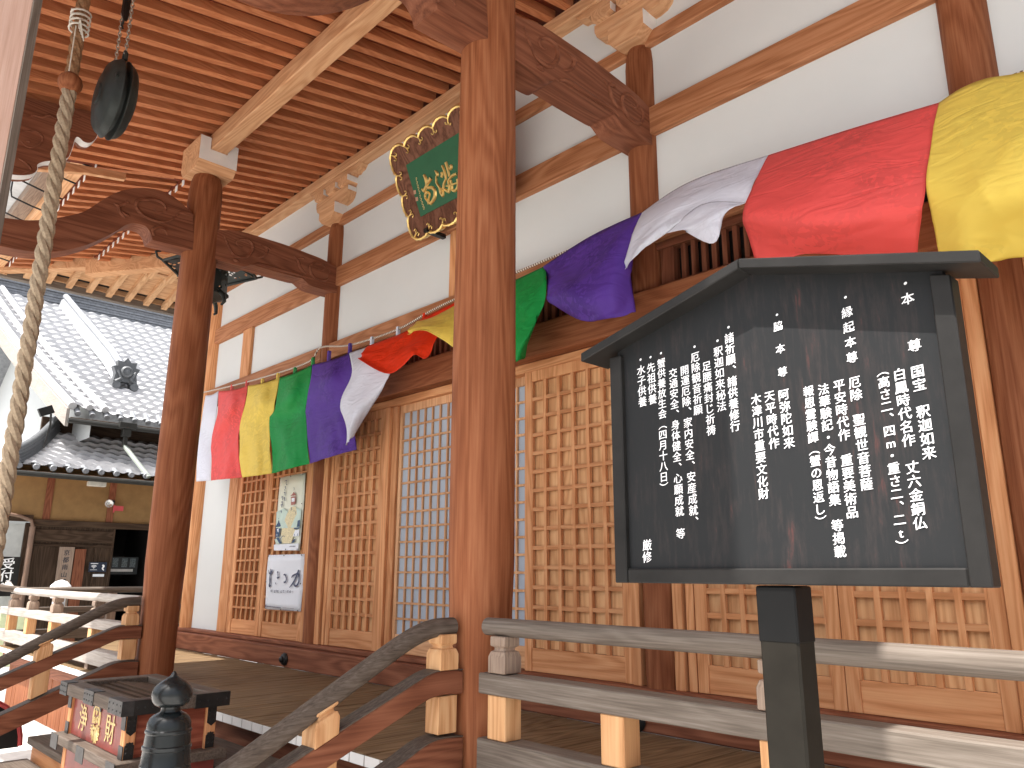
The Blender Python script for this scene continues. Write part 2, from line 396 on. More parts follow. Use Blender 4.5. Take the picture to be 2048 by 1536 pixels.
# outer posts
OUTP = wood('weathered','z')
for x in XI:
    q = MB(); a=.155; c=.035
    q.prism([(x-a+c,-4.2-a),(x+a-c,-4.2-a),(x+a,-4.2-a+c),(x+a,-4.2+a-c),(x+a-c,-4.2+a),(x-a+c,-4.2+a),(x-a,-4.2+a-c),(x-a,-4.2-a+c)], 'z', -.75, 4.75)
    op_ = q.build('outer_post', OUTP, hall)
    q = MB(); q.bar((x+a-c/2+.002,-4.2+a-c/2+.002,-.6),(x+a-c/2+.002,-4.2+a-c/2+.002,4.7),.044,.004,up=Vector((1,1,0)).normalized()); q.build('grey_corner', wood('rail','z'), op_, smooth=0)  # grey strip along the corner chamfer
    q = MB(); q.box(x-.24,x+.24,-4.44,-3.96,4.75,4.86); q.build('capital_block', wood('hinoki','x'), hall, bevel=.01)
q = MB(); q.box(-9.0,-1.2,-4.3,-4.1,4.862,5.06); q.build('outer_purlin', wood('hinoki','x'), hall, bevel=.008)
q = MB(); q.box(-7.58,-3.38,-4.29,-4.11,3.75,4.15); q.build('outer_beam', wood('red','x'), hall, bevel=.02)
# curved beams between porch pillars and outer posts (outline in the y-z plane)
def pts_x(pp, x): return [(v.y, v.z) for v in (at_x(a, b, x) for a, b in pp)]
XB = -7.625
ebi_top = [(0,434),(49,440),(88,439),(137,431.5),(170,422),(205,400),(234,384.7),(264,377),(293,376),(322,381),(351,396),(387,427)]
ebi_bot = [(388,501),(377,498),(305,480),(303,473),(301,466),(291,453),(273,447),(254,449),(234,461),(205,476.5),(166,492),(127,501),(88,504),(49,501),(0,492)]
def smooth_poly(pp, n=4):
    out = []
    for i in range(len(pp)-1):
        p0, p1, p2, p3 = pp[max(i-1,0)], pp[i], pp[i+1], pp[min(i+2,len(pp)-1)]
        for k in range(n):
            t = k/n
            out.append(tuple(.5*((2*p1[j])+(-p0[j]+p2[j])*t+(2*p0[j]-5*p1[j]+4*p2[j]-p3[j])*t*t+(-p0[j]+3*p1[j]-3*p2[j]+p3[j])*t**3) for j in range(len(p1))))
    out.append(tuple(pp[-1])); return out
et = pts_x(ebi_top, XB); eb = pts_x(ebi_bot, XB)
et = [(-4.06, et[0][1]-.03)] + smooth_poly(et); eb = smooth_poly(eb[:3],1) + smooth_poly(eb[2:]) + [(-4.06, eb[-1][1]-.0)]
ebi = et + eb
def spiral(cy, cz, r0, turns, a0, sgn=1, n=26, rend=.15):
    o = []
    for i in range(n+1):
        t = i/n; r = r0*(1-t*(1-rend)); a = a0 + sgn*turns*2*math.pi*t
        o.append((cy + r*math.cos(a), cz + r*math.sin(a)))
    return o
def carve(paths, x, parent, r=.020):
    q = MB()
    for pa in paths:
        k = len(pa); q.tube([(x, a, b) for a, b in pa], [r*(.35+.65*math.sin(math.pi*min(1,(i+.6)/(k*.9)))) for i in range(k)], 6)
    return q.build('carved_scroll', wood('red','y'), parent)
ebi_carve = [smooth_poly(pts_x(pp, XB), 4) for pp in (
  [(352,433),(340,440),(325,444),(305,440),(285,430),(273,416),(275,404),(290,399),(312,400),(328,409),(331,420),(322,425),(312,423),(308,418)],
  [(387,431),(372,427),(360,426),(352,433)],
  [(250,436),(240,425),(236,412),(228,407)], [(236,412),(248,408),(256,404),(250,402)],
  [(308,472),(306,460),(316,455),(330,460),(334,470)], [(258,432),(248,428),(240,418)])]
def ebi_beam(dx):
    q = MB(); q.prism(ebi, 'x', XB+dx-.23, XB+dx); o = q.build('curved_beam', wood('red','y'), hall, bevel=.008, smooth=40)
    carve([pa for pa in ebi_carve], XB+dx+.001, o); return o
ebi_beam(0); ebi_beam(XI[1]-XI[0])
# straight carved beams between porch pillars and wall
kt = [(430,456),(444,460),(478,462),(536,478.6),(575,491),(614,506),(640,516),(661,527),(690,545)]
kb = [(690,591),(673,586),(626,573),(614,565.5),(604,556.5),(595,555),(550,543),(505,530),(498,530.5),(489,533),(462,527),(430,518)]
kop = smooth_poly(pts_x(kt, XB), 3) + smooth_poly(pts_x(kb, XB), 3)
ko_carve = [smooth_poly(pts_x(pp, XB), 4) for pp in (
  [(448,471),(456,490),(466,508),(482,515),(496,512),(505,500),(503,487),(493,480),(480,480),(473,486),(478,493),(486,493)],
  [(514,515),(526,512),(534,503),(531,494),(521,490)], [(531,494),(541,500)],
  [(655,537),(660,545),(655,558),(645,561),(630,557),(621,545),(620,533),(630,525),(643,528),(650,537),(643,541),(637,538)],
  [(611,548),(600,535),(596,522),(588,513)], [(597,520),(604,517),(610,520)], [(466,519),(472,521),(478,523)], [(506,530),(520,528),(560,540),(600,551),(612,558)])]
def ko_beam(dx):
    q = MB(); q.prism([(min(max(a,-1.60),-.02),b) for a,b in kop], 'x', XB+dx-.23, XB+dx); o = q.build('carved_beam', wood('red','y'), hall, bevel=.008, smooth=40)
    carve(ko_carve, XB+dx+.001, o)
ko_beam(0); ko_beam(XI[1]-XI[0])
# carved board under the rafters at the outer posts
tb = [(193,257),(196,264),(195,271),(190,280),(180,286),(168,284),(160,277),(154,274),(150,280),(146.5,293),(142,305),(137,315),(125,321),(107,322),(90,323),(76,329),(75.7,339),(66,348),(45,351),(20,349)]
tbp = smooth_poly(pts_x(tb, -7.64), 3)
tbp = [(-2.68, rz(-2.68)-.01)] + tbp + [(-3.95, tbp[-1][1]-.1), (-3.95, rz(-3.95)-.01)]
for dx in (0, XI[1]-XI[0]):
    q = MB(); q.prism(tbp, 'x', -7.74+dx-.06, -7.64+dx); o = q.build('carved_board', wood('red','y'), hall)
    q = MB(); mid = smooth_poly(pts_x(tb, -7.64), 3)
    q.grid([[(-7.637+dx-.106, a, b-.003) for a,b in mid], [(-7.637+dx, a, b-.003) for a,b in mid]]); q.build('painted_edge', GOFUN, o, smooth=50, solid=.004)
    c1 = [smooth_poly(pts_x(pp, -7.64), 4) for pp in ([(40,280),(55,294),(72,292),(84,284),(84,272),(70,263),(50,262),(40,264)],[(60,284),(52,282)],[(36,316),(52,327),(62,340),(45,347)],[(50,232),(62,234),(66,230),(84,235),(98,231),(112,237),(130,232),(150,236),(168,233)])]
    carve(c1, -7.639+dx, o, .012)
# rafters
raf = wood('rafter','y'); SOFF = wood('soffit_shade','y')
def rafter(x, y0, y1, z0, z1, w=.078, h=.088, name='rafter', end=False, mat=None, axis='y', par=None):
    q = MB(); b = w/2
    if axis == 'y': q.add([(x-b,y0,z0),(x+b,y0,z0),(x+b,y0,z0+h),(x-b,y0,z0+h),(x-b,y1,z1),(x+b,y1,z1),(x+b,y1,z1+h),(x-b,y1,z1+h)], [(0,1,2,3),(7,6,5,4),(0,4,5,1),(1,5,6,2),(2,6,7,3),(3,7,4,0)])
    else: q.add([(y0,x-b,z0),(y0,x+b,z0),(y0,x+b,z0+h),(y0,x-b,z0+h),(y1,x-b,z1),(y1,x+b,z1),(y1,x+b,z1+h),(y1,x-b,z1+h)], [(0,1,2,3),(7,6,5,4),(0,4,5,1),(1,5,6,2),(2,6,7,3),(3,7,4,0)])
    o = q.build(name, mat or raf, hall, smooth=0)
    if end:
        q = MB()
        if axis == 'y': q.box(x-b+.002,x+b-.002,y1-.006,y1-.001,z1+.003,z1+h-.003)
        else: q.box(y1-.006,y1-.001,x-b+.002,x+b-.002,z1+.003,z1+h-.003)
        q.build('painted_end', GOFUN, o, smooth=0)
    return o
x = -8.80; n_r = 0
while x < -1.2:
    rafter(x, -.10, -4.95, rz(-.10), rz(-4.95)); x += .2145
x = -9.02
while x > -12.35:
    ys = -.10 if x > -11.1 else (x+11.08) - .12
    rafter(x, ys, -1.43, rz(ys), rz(-1.43), end=True, name='base_rafter'); x -= .2145
def hz(y): return 5.66 + (y+1.43)*.24
x = -9.02
while x > -13.3:
    ys = -1.30 if x > -12.4 else x + 11.08 - .1
    rafter(x, ys, -2.40, hz(ys), hz(-2.40), end=True, name='flying_rafter'); x -= .2145
q = MB(); q.box(-12.55,-8.95,-1.42,-1.34,rz(-1.43)+.09,hz(-1.38)-.004); q.build('rafter_beam', wood('hinoki','x'), hall)
# side eave (west), rafters run along x
sof = wood('soffit','x')
def szx(x): return 5.82 + .178*(x+11.08)
def hzx(x): return 5.66 + (x+12.51)*.24
y = 5.4
while y > -2.4:
    xs = -11.12 if y > -.1 else -11.08 + y - .12
    if y > -1.4: rafter(y, xs, -12.51, szx(xs), szx(-12.51), w=.09, end=True, name='base_rafter', mat=sof, axis='x')
    xs2 = -12.38 if y > -1.3 else y - 11.08 - .1
    rafter(y, xs2, -13.48, hzx(xs2), hzx(-13.48), w=.09, end=True, name='flying_rafter', mat=sof, axis='x')
    y -= .30
q = MB(); q.box(-12.50,-12.42,-1.3,5.6,szx(-12.51)+.09,hzx(-12.46)-.004); q.build('rafter_beam', wood('soffit','y'), hall)
# hip rafters at the corner
q = MB(); q.bar((-11.0,.08,5.70),(-12.56,-1.48,5.50),.17,.24); q.build('hip_rafter', wood('hinoki','y'), hall, bevel=.01)
q = MB(); q.bar((-12.4,-1.32,5.60),(-13.75,-2.67,5.53),.14,.20); q.build('hip_rafter', wood('hinoki','y'), hall, bevel=.01)
# soffit boards
q = MB(); t = .088
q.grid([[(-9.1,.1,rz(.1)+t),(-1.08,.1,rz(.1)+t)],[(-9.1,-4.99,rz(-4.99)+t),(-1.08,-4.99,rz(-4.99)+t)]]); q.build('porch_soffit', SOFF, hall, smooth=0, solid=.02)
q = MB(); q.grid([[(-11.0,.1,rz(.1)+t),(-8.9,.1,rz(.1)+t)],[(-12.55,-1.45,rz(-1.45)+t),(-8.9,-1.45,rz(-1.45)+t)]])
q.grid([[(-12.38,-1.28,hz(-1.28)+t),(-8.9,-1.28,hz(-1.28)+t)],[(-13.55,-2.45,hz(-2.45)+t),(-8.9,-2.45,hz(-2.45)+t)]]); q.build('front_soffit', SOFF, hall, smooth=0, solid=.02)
q = MB(); q.grid([[(-11.0,.1,szx(-11.0)+t),(-11.0,6,szx(-11.0)+t)],[(-12.55,-1.45,szx(-12.55)+t),(-12.55,6,szx(-12.55)+t)]])
q.grid([[(-12.38,-1.28,hzx(-12.38)+t),(-12.38,6,hzx(-12.38)+t)],[(-13.30,-2.45,hzx(-13.30)+t),(-13.30,6,hzx(-13.30)+t)]]); q.build('side_soffit', wood('soffit','y'), hall, smooth=0, solid=.02)
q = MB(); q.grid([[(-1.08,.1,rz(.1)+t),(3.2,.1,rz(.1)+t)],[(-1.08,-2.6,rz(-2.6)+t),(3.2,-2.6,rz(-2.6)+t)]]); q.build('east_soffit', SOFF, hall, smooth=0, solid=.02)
# eave edge boards
q = MB(); q.box(-13.53,-13.28,-2.4,6,hzx(-13.28)+.115,hzx(-13.28)+.125); q.build('eave_gap_shade', VOID, hall, smooth=0)  # black strip painted in as the dark of the open eave edge
q = MB(); q.bar((-13.56,-2.5,hzx(-13.48)+.03),(-13.56,6,hzx(-13.48)+.03),.11,.13); q.build('eave_edge_board', wood('rail','y'), hall, bevel=.006)
ze = hz(-2.40)+.09
q = MB(); q.bar((-13.62,-2.49,ze+.06),(-9.03,-2.49,ze+.06),.13,.15); q.build('eave_board', wood('hinoki','x'), hall, bevel=.006)
q = MB(); q.bar((-13.55,-2.52,ze+.06),(-13.55,6,ze+.06),.13,.15); q.build('eave_board', wood('soffit','y'), hall, bevel=.006)
q = MB(); q.bar((-13.85,-2.62,ze+.20),(-9.03,-2.62,ze+.20),.22,.12); q.build('eave_fascia', wood('greybrown','x'), hall, bevel=.006)
GUT = plain('pale_gutter', (.62,.63,.64), .5, .1)
q = MB(); q.bar((-13.95,-2.80,ze+.30),(-9.03,-2.80,ze+.30),.16,.07); q.bar((-13.78,-2.85,ze+.22),(-13.78,6,ze+.22),.15,.08); q.build('gutter', GUT, hall, bevel=.006)
q = MB()
for i in range(9):
    xx = -13.5 + i*.55
    q = MB(); q.tube([(xx,-2.44,ze-.06),(xx,-2.66,ze-.03),(xx,-2.88,ze+.02),(xx,-2.90,ze+.10),(xx,-2.90,ze+.27)], .011, 6); q.build('gutter_hook', IRON, hall)
q = MB()
for i in range(12):
    yy = -2.0 + i*.62; q = MB(); q.tube([(-13.72,yy-.06,ze+.18),(-13.72,yy,ze+.03),(-13.72,yy+.06,ze+.18)], .006, 5); q.build('gutter_clip', IRON, hall)
# verge boards of the porch roof
def hafu(x):
    prof = [(-2.10,5.36),(-2.5,5.29),(-2.9,5.17),(-3.4,5.02),(-4.2,4.80),(-5.05,4.62),(-5.05,4.90),(-4.2,5.07),(-3.4,5.215),(-2.10,5.445)]
    q = MB(); q.prism(prof, 'x', x-.07, x); q.build('verge_board', wood('hinoki','y'), hall, bevel=.006)
hafu(-8.93); hafu(-1.12)
# roof covering
TILE = plain('grey_roof_tile', (.24,.25,.265), .38, .0, .25, 8, spec=.6)
q = MB()
def slab(x0,x1,pp,h):
    n = len(pp); vs=[]; 
    for x_ in (x0,x1): vs += [(x_,y_,z_) for y_,z_ in pp] + [(x_,y_,z_+h) for y_,z_ in pp]
    fs=[]; m=2*n
    for i in range(n-1):
        fs += [(i,i+1,m+i+1,m+i),(n+i,m+n+i,m+n+i+1,n+i+1),(i,n+i,n+i+1,i+1),(m+i,m+i+1,m+n+i+1,m+n+i)]
    fs += [(0,m,m+n,n),(n-1,2*n-1,m+2*n-1,m+n-1)]
    q.add(vs,fs)
slab(-9.1,-1.08,[(-5.1,rz(-5.1)+.18),(-2.3,rz(-2.3)+.19),(.2,6.6),(5.0,9.2)],.22)
slab(-13.9,-9.11,[(-2.9,ze+.36),(-1.4,6.25),(.2,6.9),(5.0,9.2)],.12)
slab(-1.07,3.4,[(-2.95,ze+.2),(-1.4,6.1),(.2,6.7),(5.0,9.2)],.2)
slab(-13.95,3.4,[(5.0,9.2),(9.0,7.0)],.2)
q.build('roof', TILE, hall, smooth=0)
q = MB(); xx = -13.9
while xx < -9.0:
    q.cyl((xx,-2.96,ze+.46),(xx,-2.4,ze+.62),.07,n=12)
    q.add([(xx+.06,-2.95,ze+.42),(xx+.20,-2.95,ze+.36),(xx+.2,-2.95,ze+.42),(xx+.06,-2.95,ze+.48)],[(0,1,2,3)]); xx += .27
q.build('eave_tiles', TILE, hall)
# veranda
q = MB(); yy = -1.86; xx = -12.9; k = 0
while xx < 3.2:
    if xx < -11.2 : pass
    dz = random.uniform(-.002,.002); q.box(xx+.003, xx+.147, -1.86+random.uniform(-.004,.004), -.2, -.055, dz); xx += .15
fl = q.build('veranda_floor', wood('floor','y'), hall, bevel=.003, smooth=0)
q = MB(); yy = -.15
while yy < 6: q.box(-12.9,-11.12,yy+.003,yy+.147,-.055,random.uniform(-.002,.002)); yy += .15
q.build('side_floor', wood('floor','x'), hall, smooth=0)
q = MB(); xx = -12.9
while xx < 3.2:
    q.box(xx+.004, xx+.146, -1.8685, -1.8655, -.058, -.003); xx += .15
q.build('painted_floor_end', GOFUN, hall, smooth=0)
q = MB(); q.box(-12.8,3.2,-1.78,-1.62,-.21,-.06); q.box(-12.8,-12.6,-1.6,6,-.21,-.06); q.build('floor_beam', wood('red','x'), hall, bevel=.005)
for xa, xb in ((-12.7,-7.95),(-3.15,3.1)):
    q = MB(); xx = xa
    while xx < xb: q.box(xx,xx+.155,-1.70+random.uniform(-.004,.004),-1.67,-.75,-.212); xx += .16
    q.build('skirt_boards', wood('pillar','z'), hall, smooth=0)
q = MB(); q.box(-7.7,-3.3,-1.66,-1.60,-.75,-.212); q.build('stair_backing', wood('red','x'), hall, smooth=0)
# ------------------------------------------------------------------ railings
WG = wood('rail','x'); WGB = wood('greybrown','z'); WGY = wood('rail','y'); WBY = wood('rail','y'); WBX = wood('rail','x')
def strut(q, x, y, z0=.505, z1=.675, w=.118, sh=0.0):
    # block, waist and upper block under the round rail; sh shears it along a sloping rail
    h = w/2; prof = [(h,0),(h,.075),(h*.86,.098),(h*.66,.104),(h*.60,.118),(h*.88,.126),(h*.88,z1-z0)]
    vs = []; n = len(prof)
    for r, zz in prof: vs += [(x-r,y-r,z0+zz+sh*(-r)),(x+r,y-r,z0+zz+sh*(-r)),(x+r,y+r,z0+zz+sh*r),(x-r,y+r,z0+zz+sh*r)]
    fs = [(i*4+j,i*4+(j+1)%4,(i+1)*4+(j+1)%4,(i+1)*4+j) for i in range(n-1) for j in range(4)] + [(3,2,1,0),(n*4-4,n*4-3,n*4-2,n*4-1)]
    q.add(vs, fs)
def veranda_rail(name, label, x0, x1, posts, struts, up_end=0):
    WG = WBX = wood('pale_sunlit' if up_end else 'rail', 'x')  # left railing: lighter copy of the rail wood for its sunlight
    t = empty(name, label, 'railing', group='veranda railings')
    y = -1.75
    path = [(x0,y,.716),(x1,y,.716)] if not up_end else [(x0-.40,y,.80),(x0-.22,y,.755),(x0,y,.725),(x0+.3,y,.716),(x1,y,.716)]
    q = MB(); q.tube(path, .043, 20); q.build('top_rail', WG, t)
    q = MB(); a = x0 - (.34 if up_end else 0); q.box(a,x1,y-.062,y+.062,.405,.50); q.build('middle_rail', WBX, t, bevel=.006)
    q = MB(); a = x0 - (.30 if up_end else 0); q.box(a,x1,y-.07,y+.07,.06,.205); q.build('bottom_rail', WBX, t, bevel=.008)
    for px in posts:
        q = MB(); q.box(px-.062,px+.062,y-.055,y+.055,.2055,.4045); q.build('post', wood('board','z'), t, bevel=.004)
        q = MB(); q.box(px-.05,px+.05,y-.05,y+.05,0,.0595); q.build('post_foot', wood('greybrown','z'), t, bevel=.004)
    for px in struts:
        q = MB(); strut(q, px, y); q.build('rail_block', wood('greybrown','z'), t, bevel=.004)
    if up_end:
        q = MB()
        q.box(x0-.405,x0-.395,y-.035,y+.035,.765,.835); q.box(x0-.346,x0-.341,y-.06,y+.06,.407,.498); q.build('painted_end', GOFUN, t)
    return t
veranda_rail('veranda_railing', 'weathered round-topped veranda railing running right from the middle porch pillar behind the black notice board', -3.03, 3.2, [-2.905,-2.20,-1.47,-.72,.0,.75,1.5], [-2.905,-1.47,0,1.5])
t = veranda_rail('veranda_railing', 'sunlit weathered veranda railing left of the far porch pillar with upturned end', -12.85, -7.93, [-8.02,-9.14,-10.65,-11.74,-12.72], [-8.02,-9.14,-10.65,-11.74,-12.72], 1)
t = empty('side_railing', 'weathered railing along the side veranda at the hall corner, running away from the front', 'railing')
q = MB(); q.tube([(-12.72,-2.1,.80),(-12.72,-1.9,.755),(-12.72,-1.6,.722),(-12.72,5.5,.722)], .043, 16); q.build('top_rail', WGY, t)
q = MB(); q.box(-12.782,-12.658,-1.68,5.5,.412,.495); q.build('middle_rail', WBY, t, bevel=.005)
q = MB(); q.box(-12.79,-12.65,-1.67,5.5,.06,.20); q.build('bottom_rail', WBY, t, bevel=.005)
for i in range(5):
    y = -.5 + i*1.25
    q = MB(); q.box(-12.775,-12.665,y-.06,y+.06,.2005,.4115); q.build('post', WGB, t, bevel=.004)
    q = MB(); strut(q, -12.72, y, .496, .68); q.build('rail_block', WGB, t, bevel=.004)

# stair railing in the plane of the middle porch pillar, copied to the far pillar
t = empty('stair_railing', 'dark weathered stair handrail descending from the middle porch pillar to a bronze capped post', 'railing', group='stair railings')
XR = -3.22
hp = [(at_x(a,b,XR).y, at_x(a,b,XR).z) for a,b in ((905,1253),(870,1256),(838,1268),(800,1291),(740,1335),(655,1398),(560,1470),(470,1536))]
hp = smooth_poly(hp + [(-3.14,.115)], 4)
q = MB(); q.tube([(XR,a,b) for a,b in hp], .046, 20); q.build('handrail', wood('grey','y'), t)
mt = [(-1.79,.497),(-1.90,.503),(-1.99,.495),(-2.08,.462),(-2.17,.424),(-2.48,.298),(-2.68,.212),(-3.16,.01)]
q = MB(); mt2 = smooth_poly(mt,3); q.prism(mt2 + [(a,b-.112) for a,b in reversed(mt2)], 'x', XR-.055, XR+.055); q.build('middle_rail', wood('red','y'), t, bevel=.006, smooth=40)
q = MB(); q.prism([(a,b+.0015) for a,b in mt2] + [(a,b+.006) for a,b in reversed(mt2)], 'x', XR-.052, XR+.052); q.build('worn_top', wood('grey','y'), t, smooth=40)
bt = [(-1.79,.185),(-1.90,.192),(-1.985,.185),(-2.07,.155),(-2.165,.112),(-2.68,-.10),(-3.16,-.30)]
q = MB(); bt2 = smooth_poly(bt,3); q.prism(bt2 + [(a,b-.16) for a,b in reversed(bt2)], 'x', XR-.065, XR+.065); q.build('stringer', wood('red','y'), t, bevel=.006, smooth=40)
q = MB(); q.prism([(a,b+.0015) for a,b in bt2] + [(a,b+.006) for a,b in reversed(bt2)], 'x', XR-.062, XR+.062); q.build('worn_top', wood('grey','y'), t, smooth=40)
for y0, z0 in ((-1.885,.21),(-2.56,-.03)):
    zt = .385 if y0 > -2 else .155
    q = MB(); s = .43 if y0 < -2 else 0
    q.add([(XR+a, y0+b, (z0 if k==0 else zt)+s*b) for k in (0,1) for a,b in ((-.052,-.06),(.052,-.06),(.052,.06),(-.052,.06))], [(3,2,1,0),(4,5,6,7),(0,1,5,4),(1,2,6,5),(2,3,7,6),(3,0,4,7)])
    q.build('post', wood('board','z'), t, bevel=.004)
    q = MB(); strut(q, XR, y0, (.505 if y0>-2 else .262), (.675 if y0>-2 else .40), .118, s); q.build('rail_block', wood('board','z'), t, bevel=.004)
nx, ny = -3.22, -3.225
q = MB()
prof = [(.098,-.75),(.098,.20)]
q.lathe(prof, (nx,ny,0), 32); q.build('newel_post', wood('pillar','z'), t)
q = MB()
q.lathe([(.112,.195),(.112,.215),(.100,.235),(.092,.25),(.090,.262),(.092,.266),(.088,.275),(.085,.318),(.089,.322),(.089,.333),(.084,.337),(.081,.376),(.084,.380),(.084,.388),(.080,.393),(.079,.412),(.072,.430),(.058,.442),(.044,.449),(.037,.453),(.035,.462),(.036,.469),(.048,.471),(.060,.478),(.069,.490),(.074,.508),(.073,.526),(.065,.543),(.048,.559),(.028,.571),(.013,.581),(.009,.590),(.0045,.5965),(.001,.598)], (nx,ny,0), 48)
q.build('bronze_cap', plain('newel_bronze',(.013,.016,.017),.24,.1,.25,11,bmp=.06), t)
t2 = copy_tree(t, (XI[0]-XI[1],0,0)); t2['label'] = 'dark weathered stair handrail descending from the far porch pillar, behind the offering box'

# stairs
t = empty('front_stairs', 'wooden stairs rising to the veranda between the two handrails', 'stairs')
for i in range(4):
    z = -.165*(i+1); y1 = -1.87-.36*i
    q = MB(); q.box(-7.64,-3.32,y1-.38,y1,z-.055,z); q.build('tread', wood('grey','x'), t, bevel=.005)
    q = MB(); q.box(-7.63,-3.33,y1-.34,y1-.31,z-.22 if i<3 else -.75,z-.056); q.build('riser', wood('door','x'), t, smooth=0)

# ------------------------------------------------------------------ lettering
_glyph = {}
def glyph(ch, off=.0):
    k = (ch, off)
    if k in _glyph: return _glyph[k]
    c = bpy.data.curves.new('g','FONT'); c.body = ch; c.size = 1.0; c.offset = off; c.resolution_u = 3
    o = bpy.data.objects.new('g', c); COL.objects.link(o)
    dg = bpy.context.evaluated_depsgraph_get(); me = bpy.data.meshes.new_from_object(o.evaluated_get(dg))
    vs = [(v.co.x, v.co.y) for v in me.vertices]; fs = [tuple(p.vertices) for p in me.polygons]
    bpy.data.objects.remove(o); bpy.data.curves.remove(c); bpy.data.meshes.remove(me)
    _glyph[k] = (vs, fs); return vs, fs
def put(q, ch, org, ux, uz, size, wide=1.0, off=0.0, shear=.07, bold=.035):
    if ch in '　 ': return
    vs, fs = glyph(ch, off)
    if not vs: return
    ux = Vector(ux); uz = Vector(uz); out = []
    small = ch in '、。'; rot = ch in '（）ー()'
    if ch.isascii(): xs = [a for a,b in vs]; cx0, cy0 = (min(xs)+max(xs))/2, .36
    else: cx0, cy0 = .5, .38
    for a, b in vs:
        a -= cx0; b -= cy0
        if rot: a, b = b, -a
        if small: a += .62; b += .55
        b += shear*a
        out.append(Vector(org) + ux*(a*size*wide) + uz*(b*size))
    q.add(out, fs)
    if bold: q.add([p + ux*(bold*size) + uz*(.4*bold*size) - ux.cross(uz)*-.0004 for p in out], fs)
def column(q, text, P0, P1, size, ux, uz, shift, **kw):
    n = len(text); P0 = Vector(P0); P1 = Vector(P1)
    for i, ch in enumerate(text):
        t = i/(n-1) if n > 1 else 0
        put(q, ch, P0.lerp(P1, t) + Vector(shift), ux, uz, size, **kw)
def stroke(q, pts, ws, fn, thick=None):
    # brush stroke: a ribbon of changing width with round ends, in a plane given by fn(u, v, h)
    pts = smooth_poly([(a,b,w) for (a,b),w in zip(pts, ws)], 4); L = []; Rr = []
    for i, (a,b,w) in enumerate(pts):
        p, n = pts[max(i-1,0)], pts[min(i+1,len(pts)-1)]; dx, dy = n[0]-p[0], n[1]-p[1]; l = math.hypot(dx,dy) or 1
        L.append((a-dy/l*w/2, b+dx/l*w/2)); Rr.append((a+dy/l*w/2, b-dx/l*w/2))
    h = thick or 0
    rows = [[fn(*l,h*.0), fn(l[0]*.75+r[0]*.25, l[1]*.75+r[1]*.25, h), fn(l[0]*.25+r[0]*.75, l[1]*.25+r[1]*.75, h), fn(*r,h*.0)] for l, r in zip(L,Rr)]
    q.grid(rows)

# ------------------------------------------------------------------ black notice board
YS = -2.65
def sp(a,b,y=YS): return at_y(a,b,y)
t = empty('notice_board', 'black roofed notice board on a post with white vertical Japanese lettering', 'notice board')
xl, xr, zb = -1.475, -.495, .948
pk = (-.985, 1.772); sl = .265
def zr(x): return pk[1] - abs(x-pk[0])*sl
q = MB(); q.prism([(xl+.02,zb+.015),(xr-.02,zb+.015),(xr-.02,zr(xr-.02)+.004),(pk[0],pk[1]+.004),(xl+.02,zr(xl+.02)+.004)], 'y', YS+.006, YS+.03)
m, nt, bs = nodes_of('worn_black_board')
v = mapping(nt, (1,1,.12)); n1 = noise(nt, v, 60, 5, .7); n2 = noise(nt, mapping(nt,(1.0,1,.45)), 5.5, 5, .7, .6)
mu = nt.nodes.new('ShaderNodeMath'); mu.operation='MULTIPLY'; link(nt,n1,mu.inputs[0]); link(nt,n2,mu.inputs[1])
col = ramp(nt, mu.outputs[0], [(.24,(.020,.021,.022)),(.34,(.030,.027,.027)),(.42,(.075,.034,.031))]); link(nt, col, bs.inputs['Base Color']); bs.inputs['Roughness'].default_value=.55; bs.inputs['Specular IOR Level'].default_value=.10
bump(nt, n1, bs, .12, .002)
board = q.build('board', m, t, smooth=0)
q = MB(); q.box(xl,xl+.044,YS-.012,YS+.045,zb,zr(xl)-.012); q.build('side_stile', BLACKP, t, bevel=.003)
q = MB(); q.prism([(xr-.044,zb),(xr,zb),(xr,zr(xr)-.012),(xr-.044,zr(xr-.044)-.012)], 'y', YS-.012, YS+.045); q.build('side_stile', BLACKP, t, bevel=.003)
q = MB(); q.box(xl+.0445,xr-.0445,YS-.010,YS+.045,zb,zb+.04); q.build('bottom_rail', BLACKP, t, bevel=.004)
for s in (-1,1):
    q = MB(); e = pk[0]+s*.565
    q.prism([(pk[0],pk[1]),(e,zr(e)),(e,zr(e)+.028),(pk[0],pk[1]+.029)], 'y', YS-.062, YS+.075); q.build('roof_cap', BLACKP, t, bevel=.003)
q = MB(); q.box(-1.032,-.930,YS+.0,YS+.088,-.75,zb-.002); q.build('post', plain('dark_brown_post_paint',(.017,.015,.012),.55,spec=.08,var=.25,bmp=.1), t, bevel=.006)
q = MB(); q.box(-1.0335,-.9285,YS-.0015,YS+.0895,.81,zb-.003); q.build('post_sleeve', plain('black_tape',(.009,.009,.009),.5,spec=.1), t, bevel=.004)
q = MB(); ux, uz = (1,0,0), (0,0,1); of = (0,-.0015,0)
